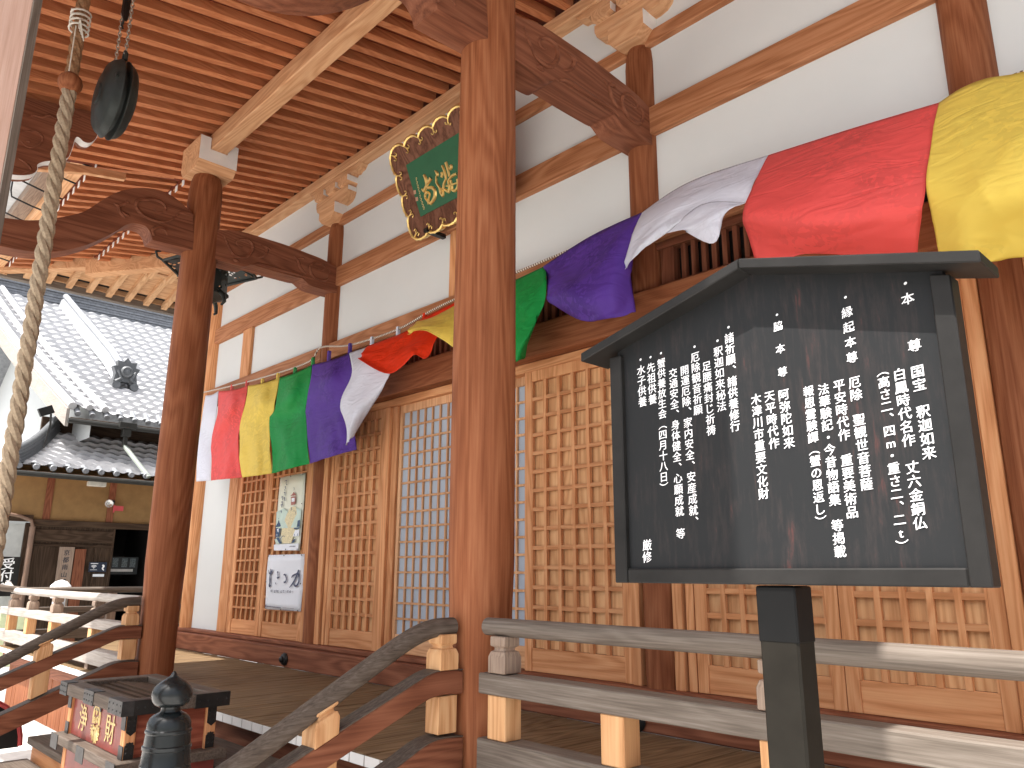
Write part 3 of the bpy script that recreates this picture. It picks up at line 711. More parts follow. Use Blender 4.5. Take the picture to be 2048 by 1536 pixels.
for text, a, b, sz in (
 ('・本　　尊',(1809,566),(1827,690),.043), ('国宝　釈迦如来',(1833,742),(1856,905),.041), ('白鳳時代名作　丈六金銅仏',(1797,748),(1838,1046),.041), ('（高さ二、四m・重さ二、二t）',(1763,740),(1803,1092),.041),
 ('・縁起本尊',(1689,594),(1702,714),.040), ('厄除　聖観世音菩薩',(1707,764),(1731,968),.040), ('平安時代作　重要美術品',(1676,770),(1702,1024),.039), ('法華験記・今昔物語集　等掲載',(1645,778),(1678,1103),.039), ('報恩霊験譚（蟹の恩返し）',(1615,782),(1640,1043),.038),
 ('・脇　本　尊',(1552,629),(1563,743),.038), ('阿弥陀如来',(1565,789),(1576,885),.0385), ('天平時代作',(1537,792),(1546,886),.038), ('木津川市重要文化財',(1510,798),(1525,987),.038),
 ('・諸祈願、諸供養修行',(1455,654),(1468,852),.036), ('・釈迦如来秘法',(1433,681),(1441,812),.034), ('足腰痛封じ祈祷',(1411,732),(1420,860),.034), ('・厄除観音祈願',(1387,693),(1394,819),.034),
 ('開運厄除、家内安全、安産成就、',(1367,740),(1386,1043),.033), ('交通安全、身体健全、心願成就　等',(1344,746),(1359,1067),.033), ('・蟹供養放生会（四月十八日）',(1320,706),(1326,975),.032), ('・先祖供養',(1299,714),(1303,798),.031), ('・水子供養',(1279,719),(1283,803),.031), ('厳修',(1292,1090),(1292,1114),.033)):
    P0_, P1_ = sp(*a), sp(*b); pit = (P1_-P0_).length/(len(text)-1)
    column(q, text, P0_, P1_, (sz*.72 if '　本　' in text or '本　　' in text or '縁起' in text else pit*.99), ux, uz, (0,.0045,0), shear=.09, bold=.036)
q.build('lettering', WHITEP, t, smooth=0)

# ------------------------------------------------------------------ offering box
t = empty('offering_box', 'red lacquered offering box with gold characters and black metal fittings on the stairs', 'offering box')
x0,x1,y0,y1 = -5.86,-4.70,-2.90,-2.30
LQ = plain('red_lacquer',(.20,.040,.032),.38,var=.25,scale=10); OW = wood('door','z')
q = MB(); 
q.box(x0,x1,y0,y0+.10,.215,.285); q.box(x0,x1,y1-.10,y1,.215,.285); q.box(x0,x0+.12,y0+.1005,y1-.1005,.215,.285); q.box(x1-.12,x1,y0+.1005,y1-.1005,.215,.285)
q.build('lid_frame', wood('grey','x'), t, bevel=.005)
q = MB(); xx = x0+.14
for i in range(9): q.bar((x0+.12,y0+.13+i*.045,.262-abs(i-4)*.006),(x1-.12,y0+.13+i*.045,.262-abs(i-4)*.006),.03,.02)
q.build('lid_slats', wood('darkwood','x'), t, smooth=0)
q = MB(); q.box(x0+.10,x1-.10,y0+.09,y1-.09,.19,.20); q.build('inner_void', VOID, t, smooth=0)
for cx in (x0+.05, x1-.11):
    for cy in (y0+.045, y1-.105):
        q = MB(); q.box(cx,cx+.06,cy,cy+.06,-.40,.214); q.build('corner_post', OW, t, bevel=.004)
q = MB(); q.box(x0+.111,x1-.111,y0+.06,y0+.085,-.02,.214); fp = q.build('front_panel', LQ, t, bevel=.003)
q = MB(); q.box(x1-.095,x1-.075,y0+.106,y1-.106,-.02,.214); q.box(x0+.075,x0+.095,y0+.106,y1-.106,-.02,.214); q.box(x0+.111,x1-.111,y1-.085,y1-.06,-.02,.214); q.build('side_panel', wood('lacquer','y'), t)
q = MB(); q.box(x0-.01,x1+.01,y0-.01,y1+.01,-.075,-.021); q.build('ledge', wood('grey','x'), t, bevel=.005)
q = MB(); q.box(x0+.04,x1-.04,y0+.05,y1-.04,-.40,-.0755); q.build('base_chest', LQ, t, bevel=.005)
q = MB(); q.box(x0+.02,x1-.02,y0+.02,y0+.12,-.495,-.401); q.box(x0+.02,x1-.02,y1-.18,y1-.08,-.33,-.32); q.build('foot', OW, t, bevel=.005)
FIT = plain('sky_grey_iron',(.05,.05,.05),.42,.6,.3,20,bmp=.1)  # front fittings get a greyer iron for the sky they reflect
def studs(q, x, y, z, ax):
    r = .006; q.lathe([(r,0),(r*.7,-.003),(0.0005,-.004)], (x,y,z), 8, 'y') if ax == 'y' else q.lathe([(r,0),(r*.7,.003),(0.0005,.004)], (x,y,z), 8, 'x')
for (a,b) in ((x0-.004,x0+.14),((x0+x1)/2-.09,(x0+x1)/2+.09),(x1-.22,x1+.004)):
    q = MB(); q.box(a,b,y0-.004,y0+.06,.211,.289)
    if a > x0+.1 and b < x1: q.box(a+.02,b-.02,y0+.054,y0+.058,.17,.2105)
    for k in range(4): studs(q, a+.02+(b-a-.04)*k/3, y0-.004, .265, 'y'); studs(q, a+.02+(b-a-.04)*k/3, y0-.004, .232, 'y')
    q.build('metal_fitting', FIT, t, smooth=0)
for (a,b) in ((y0+.0605,y0+.22),(y1-.2,y1+.004)):
    q = MB(); q.box(x1-.06,x1+.004,a,b,.211,.289)
    for k in range(4): studs(q, x1+.004, a+.02+(b-a-.04)*k/3, .25, 'x')
    q.build('metal_fitting', IRON, t, smooth=0)
for yy in (y0+.075,y1-.075):
    for za, zb_, dn in ((.10,.209,1),(-.019,.07,-1)):
        q = MB(); w = .026
        e = .025*dn
        pr = [(yy-w,zb_),(yy+w,zb_),(yy+w,za+.02),(yy,za),(yy-w,za+.02)] if dn > 0 else [(yy-w,za),(yy+w,za),(yy+w,zb_-.02),(yy,zb_),(yy-w,zb_-.02)]
        q.prism(pr, 'x', x1-.0495, x1-.046)
        for k in range(3): studs(q, x1-.046, yy-.014, za+.03+.025*k, 'x'); studs(q, x1-.046, yy+.014, za+.03+.025*k, 'x')
        q.build('metal_fitting', IRON, t, smooth=0)
for xx in (x0+.08, x1-.08):
    for za, zb_ in ((.13,.21),(-.019,.05)):
        q = MB(); q.box(xx-.032,xx+.032,y0+.0405,y0+.0445,za,zb_); q.build('metal_fitting', FIT, t, smooth=0)
for xx in ((x0+x1)/2, x0+.05, x1-.05):
    q = MB(); q.box(xx-.07,xx+.07,y0-.0145,y0-.0105,-.105,-.019); q.build('metal_fitting', FIT, t, smooth=0)
def bx(u,v,h): return Vector((u, y0+.0585-h, v))
q = MB()
put(q, '浄', (-5.53,y0+.0565,.10), (1,0,0), (0,0,1), .165, off=0.0, shear=.0)
put(q, '財', (-5.03,y0+.0565,.10), (1,0,0), (0,0,1), .165, off=0.0, shear=.0)
q.build('gold_characters', GOLDP, t, smooth=0)
q = MB(); cx = -5.28; cz = .10
arch = [(cx-.055,cz-.005),(cx-.055,cz+.05),(cx-.035,cz+.085),(cx,cz+.098),(cx+.035,cz+.085),(cx+.055,cz+.05),(cx+.055,cz-.005)]
stroke(q, arch, [.016,.02,.022,.026,.022,.02,.016], bx, .006)
stroke(q, [(cx,cz+.10),(cx-.004,cz+.06),(cx,cz+.045)], [.02,.018,.008], bx, .006)
for k in range(16):
    a = math.pi*(1.0+k/15.0); r = .078 + .008*(k%2)
    stroke(q, [(cx+.035*math.cos(a),cz-.02+.03*math.sin(a)),(cx+(r)*math.cos(a+.1),cz-.02+r*1.05*math.sin(a))], [.018,.006], bx, .006)
for s in (-1,1):
    stroke(q, spiral(cx+s*.024, cz+.018, .022, 1.0, 0, s, 10, .3), [.012]*11, bx, .006)
    stroke(q, [(cx+s*.02,cz-.01),(cx+s*.05,cz-.03),(cx+s*.06,cz-.06)], [.014,.016,.008], bx, .006)
stroke(q, [(cx-.05,cz-.02),(cx,cz-.035),(cx+.05,cz-.02)], [.01,.02,.01], bx, .006)
stroke(q, [(cx,cz-.02),(cx,cz-.11)], [.02,.01], bx, .006)
q.build('gold_emblem', GOLDP, t)

# ------------------------------------------------------------------ gong, bell rope
gx, gy, gz = -5.48, -3.17, 4.235
t = empty('hanging_gong', 'dark bronze flat gong with a slit mouth hanging on two chains under the porch roof', 'gong')
q = MB()
for s in (-1,1):
    q.lathe([(.001,s*.125),(.07,s*.122),(.08,s*.112),(.16,s*.105),(.17,s*.097),(.235,s*.083),(.262,s*.062),(.276,s*.035),(.286,s*.026),(.286,s*.020),(.235,s*.018),(.22,s*.012)], (gx,gy,gz), 48, 'y')
q.lathe([(.225,-.02),(.225,.02)], (gx,gy,gz), 40, 'y')
body = q.build('gong_body', BRONZE, t)
for s in (-1,1):
    q = MB(); q.cyl((gx+s*.235,gy-.075,gz+.03),(gx+s*.235,gy-.03,gz+.03),.028,n=20); q.build('side_boss', BRONZE, t)
    q = MB(); q.tube([(gx+s*.10,gy,gz+.255),(gx+s*.09,gy,gz+.30),(gx+s*.115,gy,gz+.33),(gx+s*.14,gy,gz+.30),(gx+s*.135,gy,gz+.25)],.014,8); q.build('hanging_lug', BRONZE, t)
    q = MB(); z = gz+.325; k = 0; xx = gx+s*.115
    while z < 5.25:
        ring = []
        for j in range(11):
            a = 2*math.pi*j/10; u, w = .010*math.cos(a), .019*math.sin(a)
            ring.append((xx+(u if k%2 else 0), gy+(0 if k%2 else u), z+w))
        q.tube(ring, .0042, 5, cap=False); z += .028; k += 1
    q.build('chain', CHAIN, t)
q = MB(); q.tube([(gx-.06,gy,4.86),(gx-.085,gy,4.90),(gx-.05,gy,4.94),(gx-.02,gy,4.90),(gx-.04,gy,4.97),(gx-.05,gy,5.27)], [.008,.008,.009,.012,.03,.03], 8); q.build('hook', IRON, t)
ROPE = plain('straw_rope',(.36,.28,.195),.9,var=.25,scale=60,spec=.1,bmp=.5)
t = empty('bell_rope', 'thick twisted straw bell rope hanging beside the gong with a wooden bead', 'rope')
rx, ry = -5.48, -3.455
def strand(q, z0, z1, R0, r, pitch, ph, n=7, ox=0):
    k = int((z1-z0)/.03); q.tube([(rx+ox+R0*math.cos(ph-2*math.pi*(z0+(z1-z0)*i/k)/pitch), ry+R0*math.sin(ph-2*math.pi*(z0+(z1-z0)*i/k)/pitch), z0+(z1-z0)*i/k) for i in range(k+1)], r, n)
for j in range(3):
    q = MB(); strand(q, .75, 4.19, .0225, .0275, .30, j*2*math.pi/3); q.build('strand', ROPE, t)
q = MB()
for j in range(3): strand(q, 4.27, 5.25, .020, .026, .26, j*2*math.pi/3)
q.build('upper_strands', plain('brown_rope',(.30,.17,.09),.9,var=.3,scale=60,spec=.1,bmp=.5), t)
q = MB(); q.lathe([(.03,-.072),(.055,-.058),(.074,-.02),(.077,.01),(.068,.042),(.045,.066),(.03,.07)], (rx,ry,4.226), 32); q.build('wooden_bead', wood('pillar','z'), t)
TW = plain('white_twine',(.66,.62,.54),.9,bmp=.3,scale=40)
q = MB()
for zc in (4.63,4.98):
    q.tube([(rx+.062*math.cos(a*.5), ry+.062*math.sin(a*.5), zc+.006*a/2) for a in range(0,60)], .007, 5)
    for j in range(5): q.tube([(rx+.06,ry-.01+.006*j,zc+.08),(rx+.085+.006*j,ry-.02,zc+.03),(rx+.10,ry-.02+.01*j,zc-.03-.02*j)], .004, 5)
q.tube([(rx+.055,ry-.03,4.64),(rx+.062,ry-.03,4.28)], .004, 5); q.tube([(rx-.055,ry,4.66),(rx-.058,ry-.01,4.28)], .004, 5)
q.build('twine', TW, t)

# ------------------------------------------------------------------ hanging lantern
lx, ly, lz = -8.52, -1.18, 4.40
t = empty('hanging_lantern', 'dark bronze hanging lantern with openwork canopy behind the far porch pillar', 'lantern')
m, nt, bs = nodes_of('openwork_bronze'); bs.inputs['Base Color'].default_value = (.035,.045,.042,1); bs.inputs['Roughness'].default_value=.45; bs.inputs['Metallic'].default_value=.4
vo = nt.nodes.new('ShaderNodeTexVoronoi'); vo.inputs['Scale'].default_value = 17; link(nt, mapping(nt,(1,1,1)), vo.inputs['Vector'])
lt = nt.nodes.new('ShaderNodeMath'); lt.operation='LESS_THAN'; lt.inputs[1].default_value=.30; link(nt, vo.outputs['Distance'], lt.inputs[0])
tr = nt.nodes.new('ShaderNodeBsdfTransparent'); mx = nt.nodes.new('ShaderNodeMixShader'); link(nt, lt.outputs[0], mx.inputs[0]); link(nt, bs.outputs[0], mx.inputs[1]); link(nt, tr.outputs[0], mx.inputs[2]); link(nt, mx.outputs[0], nt.nodes['Material Output'].inputs['Surface'])
OPENW = m
def hexring(r, z, n=6, a0=.3): return [Vector((lx+r*math.cos(a0+2*math.pi*j/n), ly+r*math.sin(a0+2*math.pi*j/n), z)) for j in range(n+1)]
q = MB(); q.grid([hexring(.52,lz+.01), hexring(.36,lz+.06), hexring(.22,lz+.14), hexring(.10,lz+.26)]); q.build('canopy', OPENW, t, smooth=0)
q = MB(); hr = hexring(.52,lz); 
for j in range(6):
    q.tube([hr[j],hr[j+1]], .016, 6)
    c = Vector((lx,ly,lz+.26)); d = (hr[j]-Vector((lx,ly,lz))); d.normalize()
    q.tube([c+d*.1, Vector((lx,ly,lz+.14))+d*.23, Vector((lx,ly,lz+.06))+d*.37, hr[j], hr[j]+d*.06+Vector((0,0,.03)), hr[j]+d*.08+Vector((0,0,.09)), hr[j]+d*.03+Vector((0,0,.11))], .015, 6)
q.build('canopy_ribs', BRONZE, t)
q = MB(); q.grid([hexring(.19,lz+.02), hexring(.20,lz-.30)]); q.build('lantern_body', OPENW, t, smooth=0)
q = MB(); q.lathe([(.20,.02),(.22,0),(.22,-.03),(.16,-.05),(.10,-.08),(.05,-.11)], (lx,ly,lz-.30), 6)
q.build('lantern_base', BRONZE, t)
for j in range(3):
    a = .3+2*math.pi*j/3; q = MB(); q.tube([(lx+.19*math.cos(a),ly+.19*math.sin(a),lz-.31),(lx+.25*math.cos(a),ly+.25*math.sin(a),lz-.36),(lx+.28*math.cos(a),ly+.28*math.sin(a),lz-.44),(lx+.23*math.cos(a),ly+.23*math.sin(a),lz-.47)], [.03,.026,.02,.014], 8); q.build('curled_foot', BRONZE, t)
q = MB(); q.lathe([(.10,.25),(.12,.30),(.08,.36),(.05,.38),(.07,.42),(.04,.48),(.02,.50)], (lx,ly,lz), 16)
q.tube([(lx,ly,lz+.48),(lx,ly,rz(ly)+.02)], .012, 6); q.build('finial', BRONZE, t)
# ------------------------------------------------------------------ five-coloured curtain on its cord
t = empty('temple_curtain', 'five coloured temple curtain strung along the hall front, billowing and folded in the wind', 'curtain')
CL = dict(white=cloth('white_silk',(.80,.82,.90),.93), red=cloth('coral_silk',(.88,.12,.11),.84), yellow=cloth('yellow_silk',(.88,.68,.13),.91), green=cloth('green_silk',(.014,.34,.07),.84), purple=cloth('purple_silk',(.13,.055,.38),.74), scarlet=cloth('scarlet_silk',(.85,.05,.012),.88))
def up(rows, n):      # Catmull-Rom both ways over a net of points
    r1 = [[Vector(p) for p in smooth_poly([tuple(p) for p in r], n)] for r in rows]
    cols = [smooth_poly([tuple(r[j]) for r in r1], n) for j in range(len(r1[0]))]
    return [[Vector(c[i]) for c in cols] for i in range(len(cols[0]))]
def panel(colour, rows, label, n=7, wr=.012, seed=0, loops=None, name='curtain_panel'):
    net = up([[at_y(*p) for p in r] for r in rows], n)
    rnd = random.Random(seed); ph = [rnd.uniform(0,6) for _ in range(6)]
    k, m_ = len(net), len(net[0])
    for i, r in enumerate(net):
        for j, p in enumerate(r):
            u, v = j/(m_-1), i/(k-1); e = min(1, 4*v)
            if wr: p.y -= e*wr*1.3*(1-abs(math.sin(5.5*v+3.2*u+ph[4])))**4 + e*wr*(1-abs(math.sin(3.5*u-2.4*v+ph[5])))**5
            p.y += e*wr*(math.sin(7*v+5*u+ph[0]) + .6*math.sin(13*v-4*u+ph[1]) + .5*math.sin(17*u+3*v+ph[2])*v + .35*math.sin(31*u+ph[3])*v*v)
    q = MB(); q.grid(net); o = q.build(name, CL[colour], t, smooth=180, solid=.003)
    o['label'] = label; return o
B0 = [(411,791),(404,830),(398,875),(394,920),(393,963)]
B1 = [(437,782),(433,829),(425,877),(422,925),(420,961)]
B2 = [(496,771),(491,800),(480,850),(480,905),(484,955)]
B3 = [(559,755),(551,812),(541,840),(542,890),(544,947)]
B4 = [(624,729),(619,771),(613,824),(615,875),(619,927)]
B5 = [(698,706),(706,755),(701,800),(706,850),(713,899)]
DY = [-.235,-.33,-.30,-.36,-.40]
def lp(a, b, t_): return (a[0]*(1-t_)+b[0]*t_, a[1]*(1-t_)+b[1]*t_)
for s, (c, A, B, lab) in enumerate((('white',B0,B1,'white end panel'),('red',B1,B2,'coral panel beside the white end'),('yellow',B2,B3,'left yellow panel'),('green',B3,B4,'left green panel'),('purple',B4,B5,'left purple panel'))):
    rows = []
    for i in range(5):
        d = DY[i]; mid = lp(A[i],B[i],.5); q1 = lp(A[i],B[i],.22); q2 = lp(A[i],B[i],.78)
        bl = (0,.05,-.03,.02,.05)[i]
        sag = 2 if i == 0 else 0
        rows.append([(A[i][0]+.3,A[i][1],d),(q1[0],q1[1]+sag,d-.015),(mid[0],mid[1]+sag*1.5,d-bl*.6-.03),(q2[0],q2[1]+sag,d-.015),(B[i][0]-.3,B[i][1],d)])
    if s == 0: rows = [[r[0],(r[2][0],r[2][1],r[0][2]-.02),r[4]] for r in rows]
    panel(c, rows, lab, 6, .003 if s == 0 else .009, s)
panel('white', [[(698,706,-.23),(745,690,-.235),(797,673,-.23)],[(706,745,-.40),(735,722,-.42),(790,690,-.34)],[(682,800,-.48),(722,772,-.50),(783,748,-.42)],[(688,850,-.50),(712,830,-.56),(746,808,-.46)],[(694,891,-.50),(700,880,-.53),(709,866,-.50)]], 'twisted white panel', 7, .012, 11)
panel('scarlet', [[(735,692,-.36),(775,677,-.34),(812,662,-.31),(850,634,-.25),(920,600,-.23)],[(725,706,-.46),(773,706,-.46),(814,690,-.44),(850,676,-.40),(900,645,-.32)],[(717,717,-.53),(782,748,-.56),(826,710,-.53),(849,716,-.50),(872,677,-.42)]], 'scarlet panel flipped over the cord', 7, .010, 12)
panel('yellow', [[(833,643,-.42),(870,632,-.32),(935,596,-.24)],[(820,660,-.52),(858,648,-.52),(935,640,-.42)],[(815,669,-.54),(855,662,-.58),(935,716,-.50)]], 'yellow panel flipped over the cord', 7, .01, 13)
panel('green', [[(955,590,-.24),(1025,562,-.30),(1087,533,-.35)],[(962,650,-.35),(1030,635,-.46),(1092,562,-.47)],[(968,700,-.42),(1034,690,-.55),(1084,625,-.48)],[(975,735,-.42),(1028,727,-.48),(1052,715,-.42)]], 'green panel right of the middle pillar', 7, .014, 14)
panel('purple', [[(1087,532,-.35),(1169,479,-.38),(1230,448,-.40),(1284,425,-.41)],[(1092,562,-.44),(1155,555,-.56),(1220,530,-.62),(1263,492,-.52)],[(1096,598,-.48),(1150,610,-.66),(1220,600,-.68),(1265,560,-.50)],[(1106,610,-.42),(1163,641,-.58),(1225,638,-.60),(1274,625,-.50)]], 'purple panel right of the middle pillar', 7, .016, 15)
panel('white', [[(1284,425,-.41),(1345,382,-.43),(1409,351,-.45),(1537,310,-.46)],[(1266,470,-.56),(1320,430,-.62),(1400,388,-.62),(1512,356,-.62)],[(1249,525,-.56),(1290,478,-.66),(1370,428,-.67),(1493,404,-.67)],[(1239,552,-.53),(1268,517,-.62),(1338,464,-.66),(1440,418,-.66)]], 'white panel curling upward on the right', 7, .007, 16)
panel('white', [[(1334,466,-.675),(1404,408,-.69),(1491,405,-.69)],[(1366,460,-.72),(1415,435,-.76),(1462,418,-.73)],[(1372,464,-.70),(1427,487,-.76),(1446,432,-.73)]], 'folded flap of the white panel', 6, .004, 17, name='curtain_fold')
panel('white', [[(1239,550,-.53),(1247,550,-.535),(1256,530,-.56)],[(1238,565,-.53),(1245,565,-.535),(1252,548,-.54)],[(1242,585,-.52),(1244,587,-.52),(1248,585,-.52)]], 'hanging tie of the white panel', 5, .0, 17, name='curtain_tie')
panel('red', [[(1537,310,-.46),(1640,277,-.5),(1716,253,-.5),(1878,205,-.5)],[(1507,366,-.70),(1610,352,-.76),(1720,326,-.76),(1862,290,-.7)],[(1489,425,-.82),(1600,428,-.94),(1720,418,-.94),(1850,385,-.82)],[(1496,475,-.72),(1600,480,-.86),(1720,470,-.84),(1841,460,-.76)],[(1512,530,-.62),(1614,510,-.74),(1720,512,-.70),(1834,517,-.65)]], 'coral panel billowing above the notice board', 8, .010, 18)
panel('yellow', [[(1878,205,-.5),(1921,177,-.5),(1972,157,-.5),(2048,143,-.5),(2200,95,-.5)],[(1862,290,-.7),(1920,282,-.75),(1980,272,-.78),(2048,262,-.8),(2230,232,-.8)],[(1852,371,-.82),(1920,382,-.87),(1985,377,-.92),(2050,372,-.92),(2240,362,-.9)],[(1867,450,-.76),(1925,472,-.82),(1990,462,-.82),(2055,452,-.8),(2240,442,-.8)],[(1880,510,-.66),(1927,531,-.72),(1985,523,-.72),(2048,513,-.72),(2240,500,-.72)]], 'yellow panel at the right end', 8, .010, 19)
panel('green', [[(2200,95,-.5),(2320,45,-.48),(2450,0,-.45)],[(2230,232,-.8),(2350,200,-.74),(2480,160,-.7)],[(2240,362,-.9),(2370,350,-.84),(2500,320,-.8)],[(2240,442,-.8),(2370,450,-.78),(2510,430,-.74)],[(2240,500,-.7),(2370,515,-.68),(2520,500,-.66)]], 'green panel beyond the right end', 7, .010, 20)
for c, pts in (('red',[(464,776),(494,768)]),('yellow',[(525,764),(556,753)]),('green',[(590,742),(626,722)]),('purple',[(658,709),(700,694)]),('white',[(744,681),(796,661)]),('scarlet',[(849,634)])):
    for a, b in pts:
        q = MB(); p0 = at_y(a,b-4,-.225)
        q.box(p0.x-.016,p0.x+.016,p0.y-.012,p0.y-.006,p0.z-.13,p0.z+.012); q.box(p0.x-.016,p0.x+.016,p0.y+.012,p0.y+.018,p0.z-.1,p0.z+.012); q.box(p0.x-.016,p0.x+.016,p0.y-.012,p0.y+.018,p0.z+.0125,p0.z+.017)
        q.build('curtain_loop', CL[c], t, smooth=0)
cord = [at_y(391,787,-.225), at_y(411,784,-.225), at_y(490,765,-.222), at_y(559,745,-.22), at_y(620,722,-.21), at_y(642,695,-.19), at_y(700,690,-.20), at_y(797,658,-.22), at_y(900,603,-.22), Vector((-3.22,-.2,3.49)), Vector((-.9,-.2,3.49)), Vector((1.5,-.2,3.49))]
cord = [Vector(p) for p in smooth_poly([tuple(p) for p in cord], 8)]
m, nt, bs = nodes_of('striped_cord'); wv = nt.nodes.new('ShaderNodeTexWave'); wv.bands_direction = 'X'; wv.inputs['Scale'].default_value = 12; link(nt, mapping(nt,(1,0,.6)), wv.inputs['Vector'])
link(nt, ramp(nt, wv.outputs['Fac'], [(.45,(.16,.08,.05)),(.55,(.72,.66,.56))]), bs.inputs['Base Color'])
q = MB(); q.tube(cord, .010, 8); tag(q.build('curtain_cord', m), 'thin striped cord holding the coloured curtain along the hall front', 'cord')

# ------------------------------------------------------------------ name plaque
t = empty('temple_plaque', 'green plaque with gilded characters in a scalloped gold edged frame under the eaves', 'plaque')
c0 = Vector((-5.15,-.215,4.235)); cu = Vector((1,0,0)); cv = Vector((0,-.33,.80)).normalized(); cn = Vector((0,-cv.z,cv.y))
def pq(u, v, h): return c0 + cu*u + cv*v + cn*h
PW, PH = .66, .84
def scal(u0,v0,u1,v1,nsc,amp,sign):
    o = []
    dx, dy = u1-u0, v1-v0; l = math.hypot(dx,dy); nx_, ny_ = dy/l, -dx/l
    for i in range(nsc):
        for k in range(8):
            s = (i+k/8)/nsc; b = abs(math.sin(math.pi*k/8))**.6*amp
            o.append((u0+dx*s+nx_*b, v0+dy*s+ny_*b))
    return o
ol = scal(-PW,0,PW,0,6,.035,1) + scal(PW,0,PW,PH,4,.035,1) + scal(PW,PH,-PW,PH,6,.05,1) + scal(-PW,PH,-PW,0,4,.035,1)
ins = [(-.36,.17),(.36,.17),(.36,.68),(-.36,.68)]
def near(p):
    u, v = p; return (max(-.525,min(.525,u*.81)), .425+max(-.262,min(.262,(v-.42)*.66)))
q = MB(); n = len(ol)
vs = [pq(u,v,.055) for u,v in ol] + [pq(*near(p),.03) for p in ol] + [pq(u,v,-.0) for u,v in ol]
q.add(vs, [(i,(i+1)%n,n+(i+1)%n,n+i) for i in range(n)] + [(2*n+i,2*n+(i+1)%n,(i+1)%n,i) for i in range(n)] + [tuple(range(3*n-1,2*n-1,-1))])
fr = q.build('frame', wood('plaque','z'), t, smooth=30)
q = MB(); k = [Vector(pq(u*1.012,.42+(v-.42)*1.012,.057)) for u,v in ol] + [pq(ol[0][0]*1.012,.42+(ol[0][1]-.42)*1.012,.057)]
q.tube(k, [.011+.006*abs(math.sin(i*1.57)) for i in range(len(k))], 6)
vs = [pq(u*1.006,.42+(v-.42)*1.006,.05) for u,v in ol] + [pq(u*1.012,.42+(v-.42)*1.012,-.01) for u,v in ol]; q.add(vs, [(i,(i+1)%n,n+(i+1)%n,n+i) for i in range(n)])
q.build('gilded_edge', GOLD, t, smooth=50)
for i in list(range(0,len(ol),8)):
    u, v = ol[i]; iu, iv = (u*.91, .42+(v-.42)*.89)
    q = MB()
    for s in (-1,1):
        px_, py_ = -(v-.42), u; l = math.hypot(px_,py_) or 1; px_, py_ = px_/l*s*.75, py_/l*s*.75
        q.tube([pq(u,v,.06), pq((u+iu)/2,(v+iv)/2,.058), pq(iu+px_*.02,iv+py_*.02,.054), pq(iu+px_*.045,iv+py_*.045,.056), pq(iu+px_*.05+(u-iu)*.35,iv+py_*.05+(v-iv)*.35,.058)], [.008,.007,.006,.005,.006], 6)
    q.build('gilded_scroll', GOLD, fr)
GREENP = plain('green_plaque_paint',(.018,.105,.045),.5,var=.08)
q = MB(); q.add([pq(-.52,.165,.034),pq(.52,.165,.034),pq(.52,.685,.034),pq(-.52,.685,.034)],[(0,1,2,3)]); q.build('green_field', GREENP, t, smooth=0, solid=.01)
def pp(a, b):      # photograph point -> plaque plane
    d = ray(a,b); s = (c0 - CAM).dot(cn)/d.dot(cn); w = CAM + d*s - c0; return (w.dot(cu), w.dot(cv))
def cp(pts): return [pp(810+x*.1107, 300+y*.1107) for x,y in pts]
def pf(u,v,h): return pq(u,v,.036+h)
q = MB()
for pts, ws in (
  ([(395,450),(430,530),(445,620),(425,680),(395,730),(362,700)],[.02,.03,.028,.028,.03,.012]),
  ([(520,500),(490,560),(455,620),(470,680),(540,680),(590,740),(590,840),(550,920),(510,960),(480,900),(500,800),(460,765),(420,800),(425,870),(470,930),(475,980)],[.03,.024,.02,.022,.024,.03,.03,.026,.024,.016,.014,.02,.018,.016,.014,.004]),
  ([(600,370),(635,430),(635,470)],[.006,.028,.018]), ([(620,470),(620,560),(640,620),(680,680),(700,770),(735,820),(745,760),(720,680)],[.01,.014,.018,.02,.022,.024,.016,.006]),
  ([(715,400),(725,440),(715,490)],[.02,.022,.02]), ([(725,280),(760,360),(785,450),(800,540)],[.018,.02,.02,.016]), ([(790,220),(820,320),(845,420),(850,480)],[.024,.022,.018,.016]), ([(880,270),(890,310),(865,345)],[.022,.024,.022]),
  ([(790,530),(760,600),(750,690),(800,730),(850,750),(850,640),(840,560),(900,470),(990,430)],[.016,.018,.02,.02,.022,.018,.016,.022,.02]),
  ([(880,540),(900,640),(910,720),(960,730),(1010,650),(1000,520)],[.016,.018,.02,.02,.02,.018]), ([(800,650),(850,640),(920,620),(1000,590)],[.012,.014,.014,.014])):
    stroke(q, cp(pts), [w*1.45 for w in ws], pf, .012)
put(q, '蟹', pq(.35,.43,.045), cu, cv, .28, off=0.0, shear=0)
q.build('gilded_characters', GOLD, t)
q = MB()
for i, (x,y) in enumerate([(255,520),(268,590),(282,650),(295,700),(312,760),(322,830),(340,890),(358,950),(375,1000),(390,1045)]):
    stroke(q, cp([(x-16,y-10),(x+8,y-22),(x+4,y+12)]), [.004,.006,.003], pf); stroke(q, cp([(x+14,y-4),(x-6,y+20),(x+12,y+26)]), [.004,.006,.003], pf)
q.build('signature', GOLDP, t, smooth=0)
q = MB()
for (x,y) in ((228,762),(265,885)):
    a = cp([(x-24,y-32),(x+20,y-42),(x+26,y+28),(x-18,y+38)]); q.add([pf(u,v,.002) for u,v in a],[(0,1,2,3)])
q.build('seal', plain('seal_red',(.42,.24,.15),.6), t, smooth=0)
q = MB(); 
for s in (-1,1): q = MB(); q.box(c0.x+s*.45-.025,c0.x+s*.45+.025,-.30,-.06,4.195,4.235); q.build('iron_bracket', IRON, t)

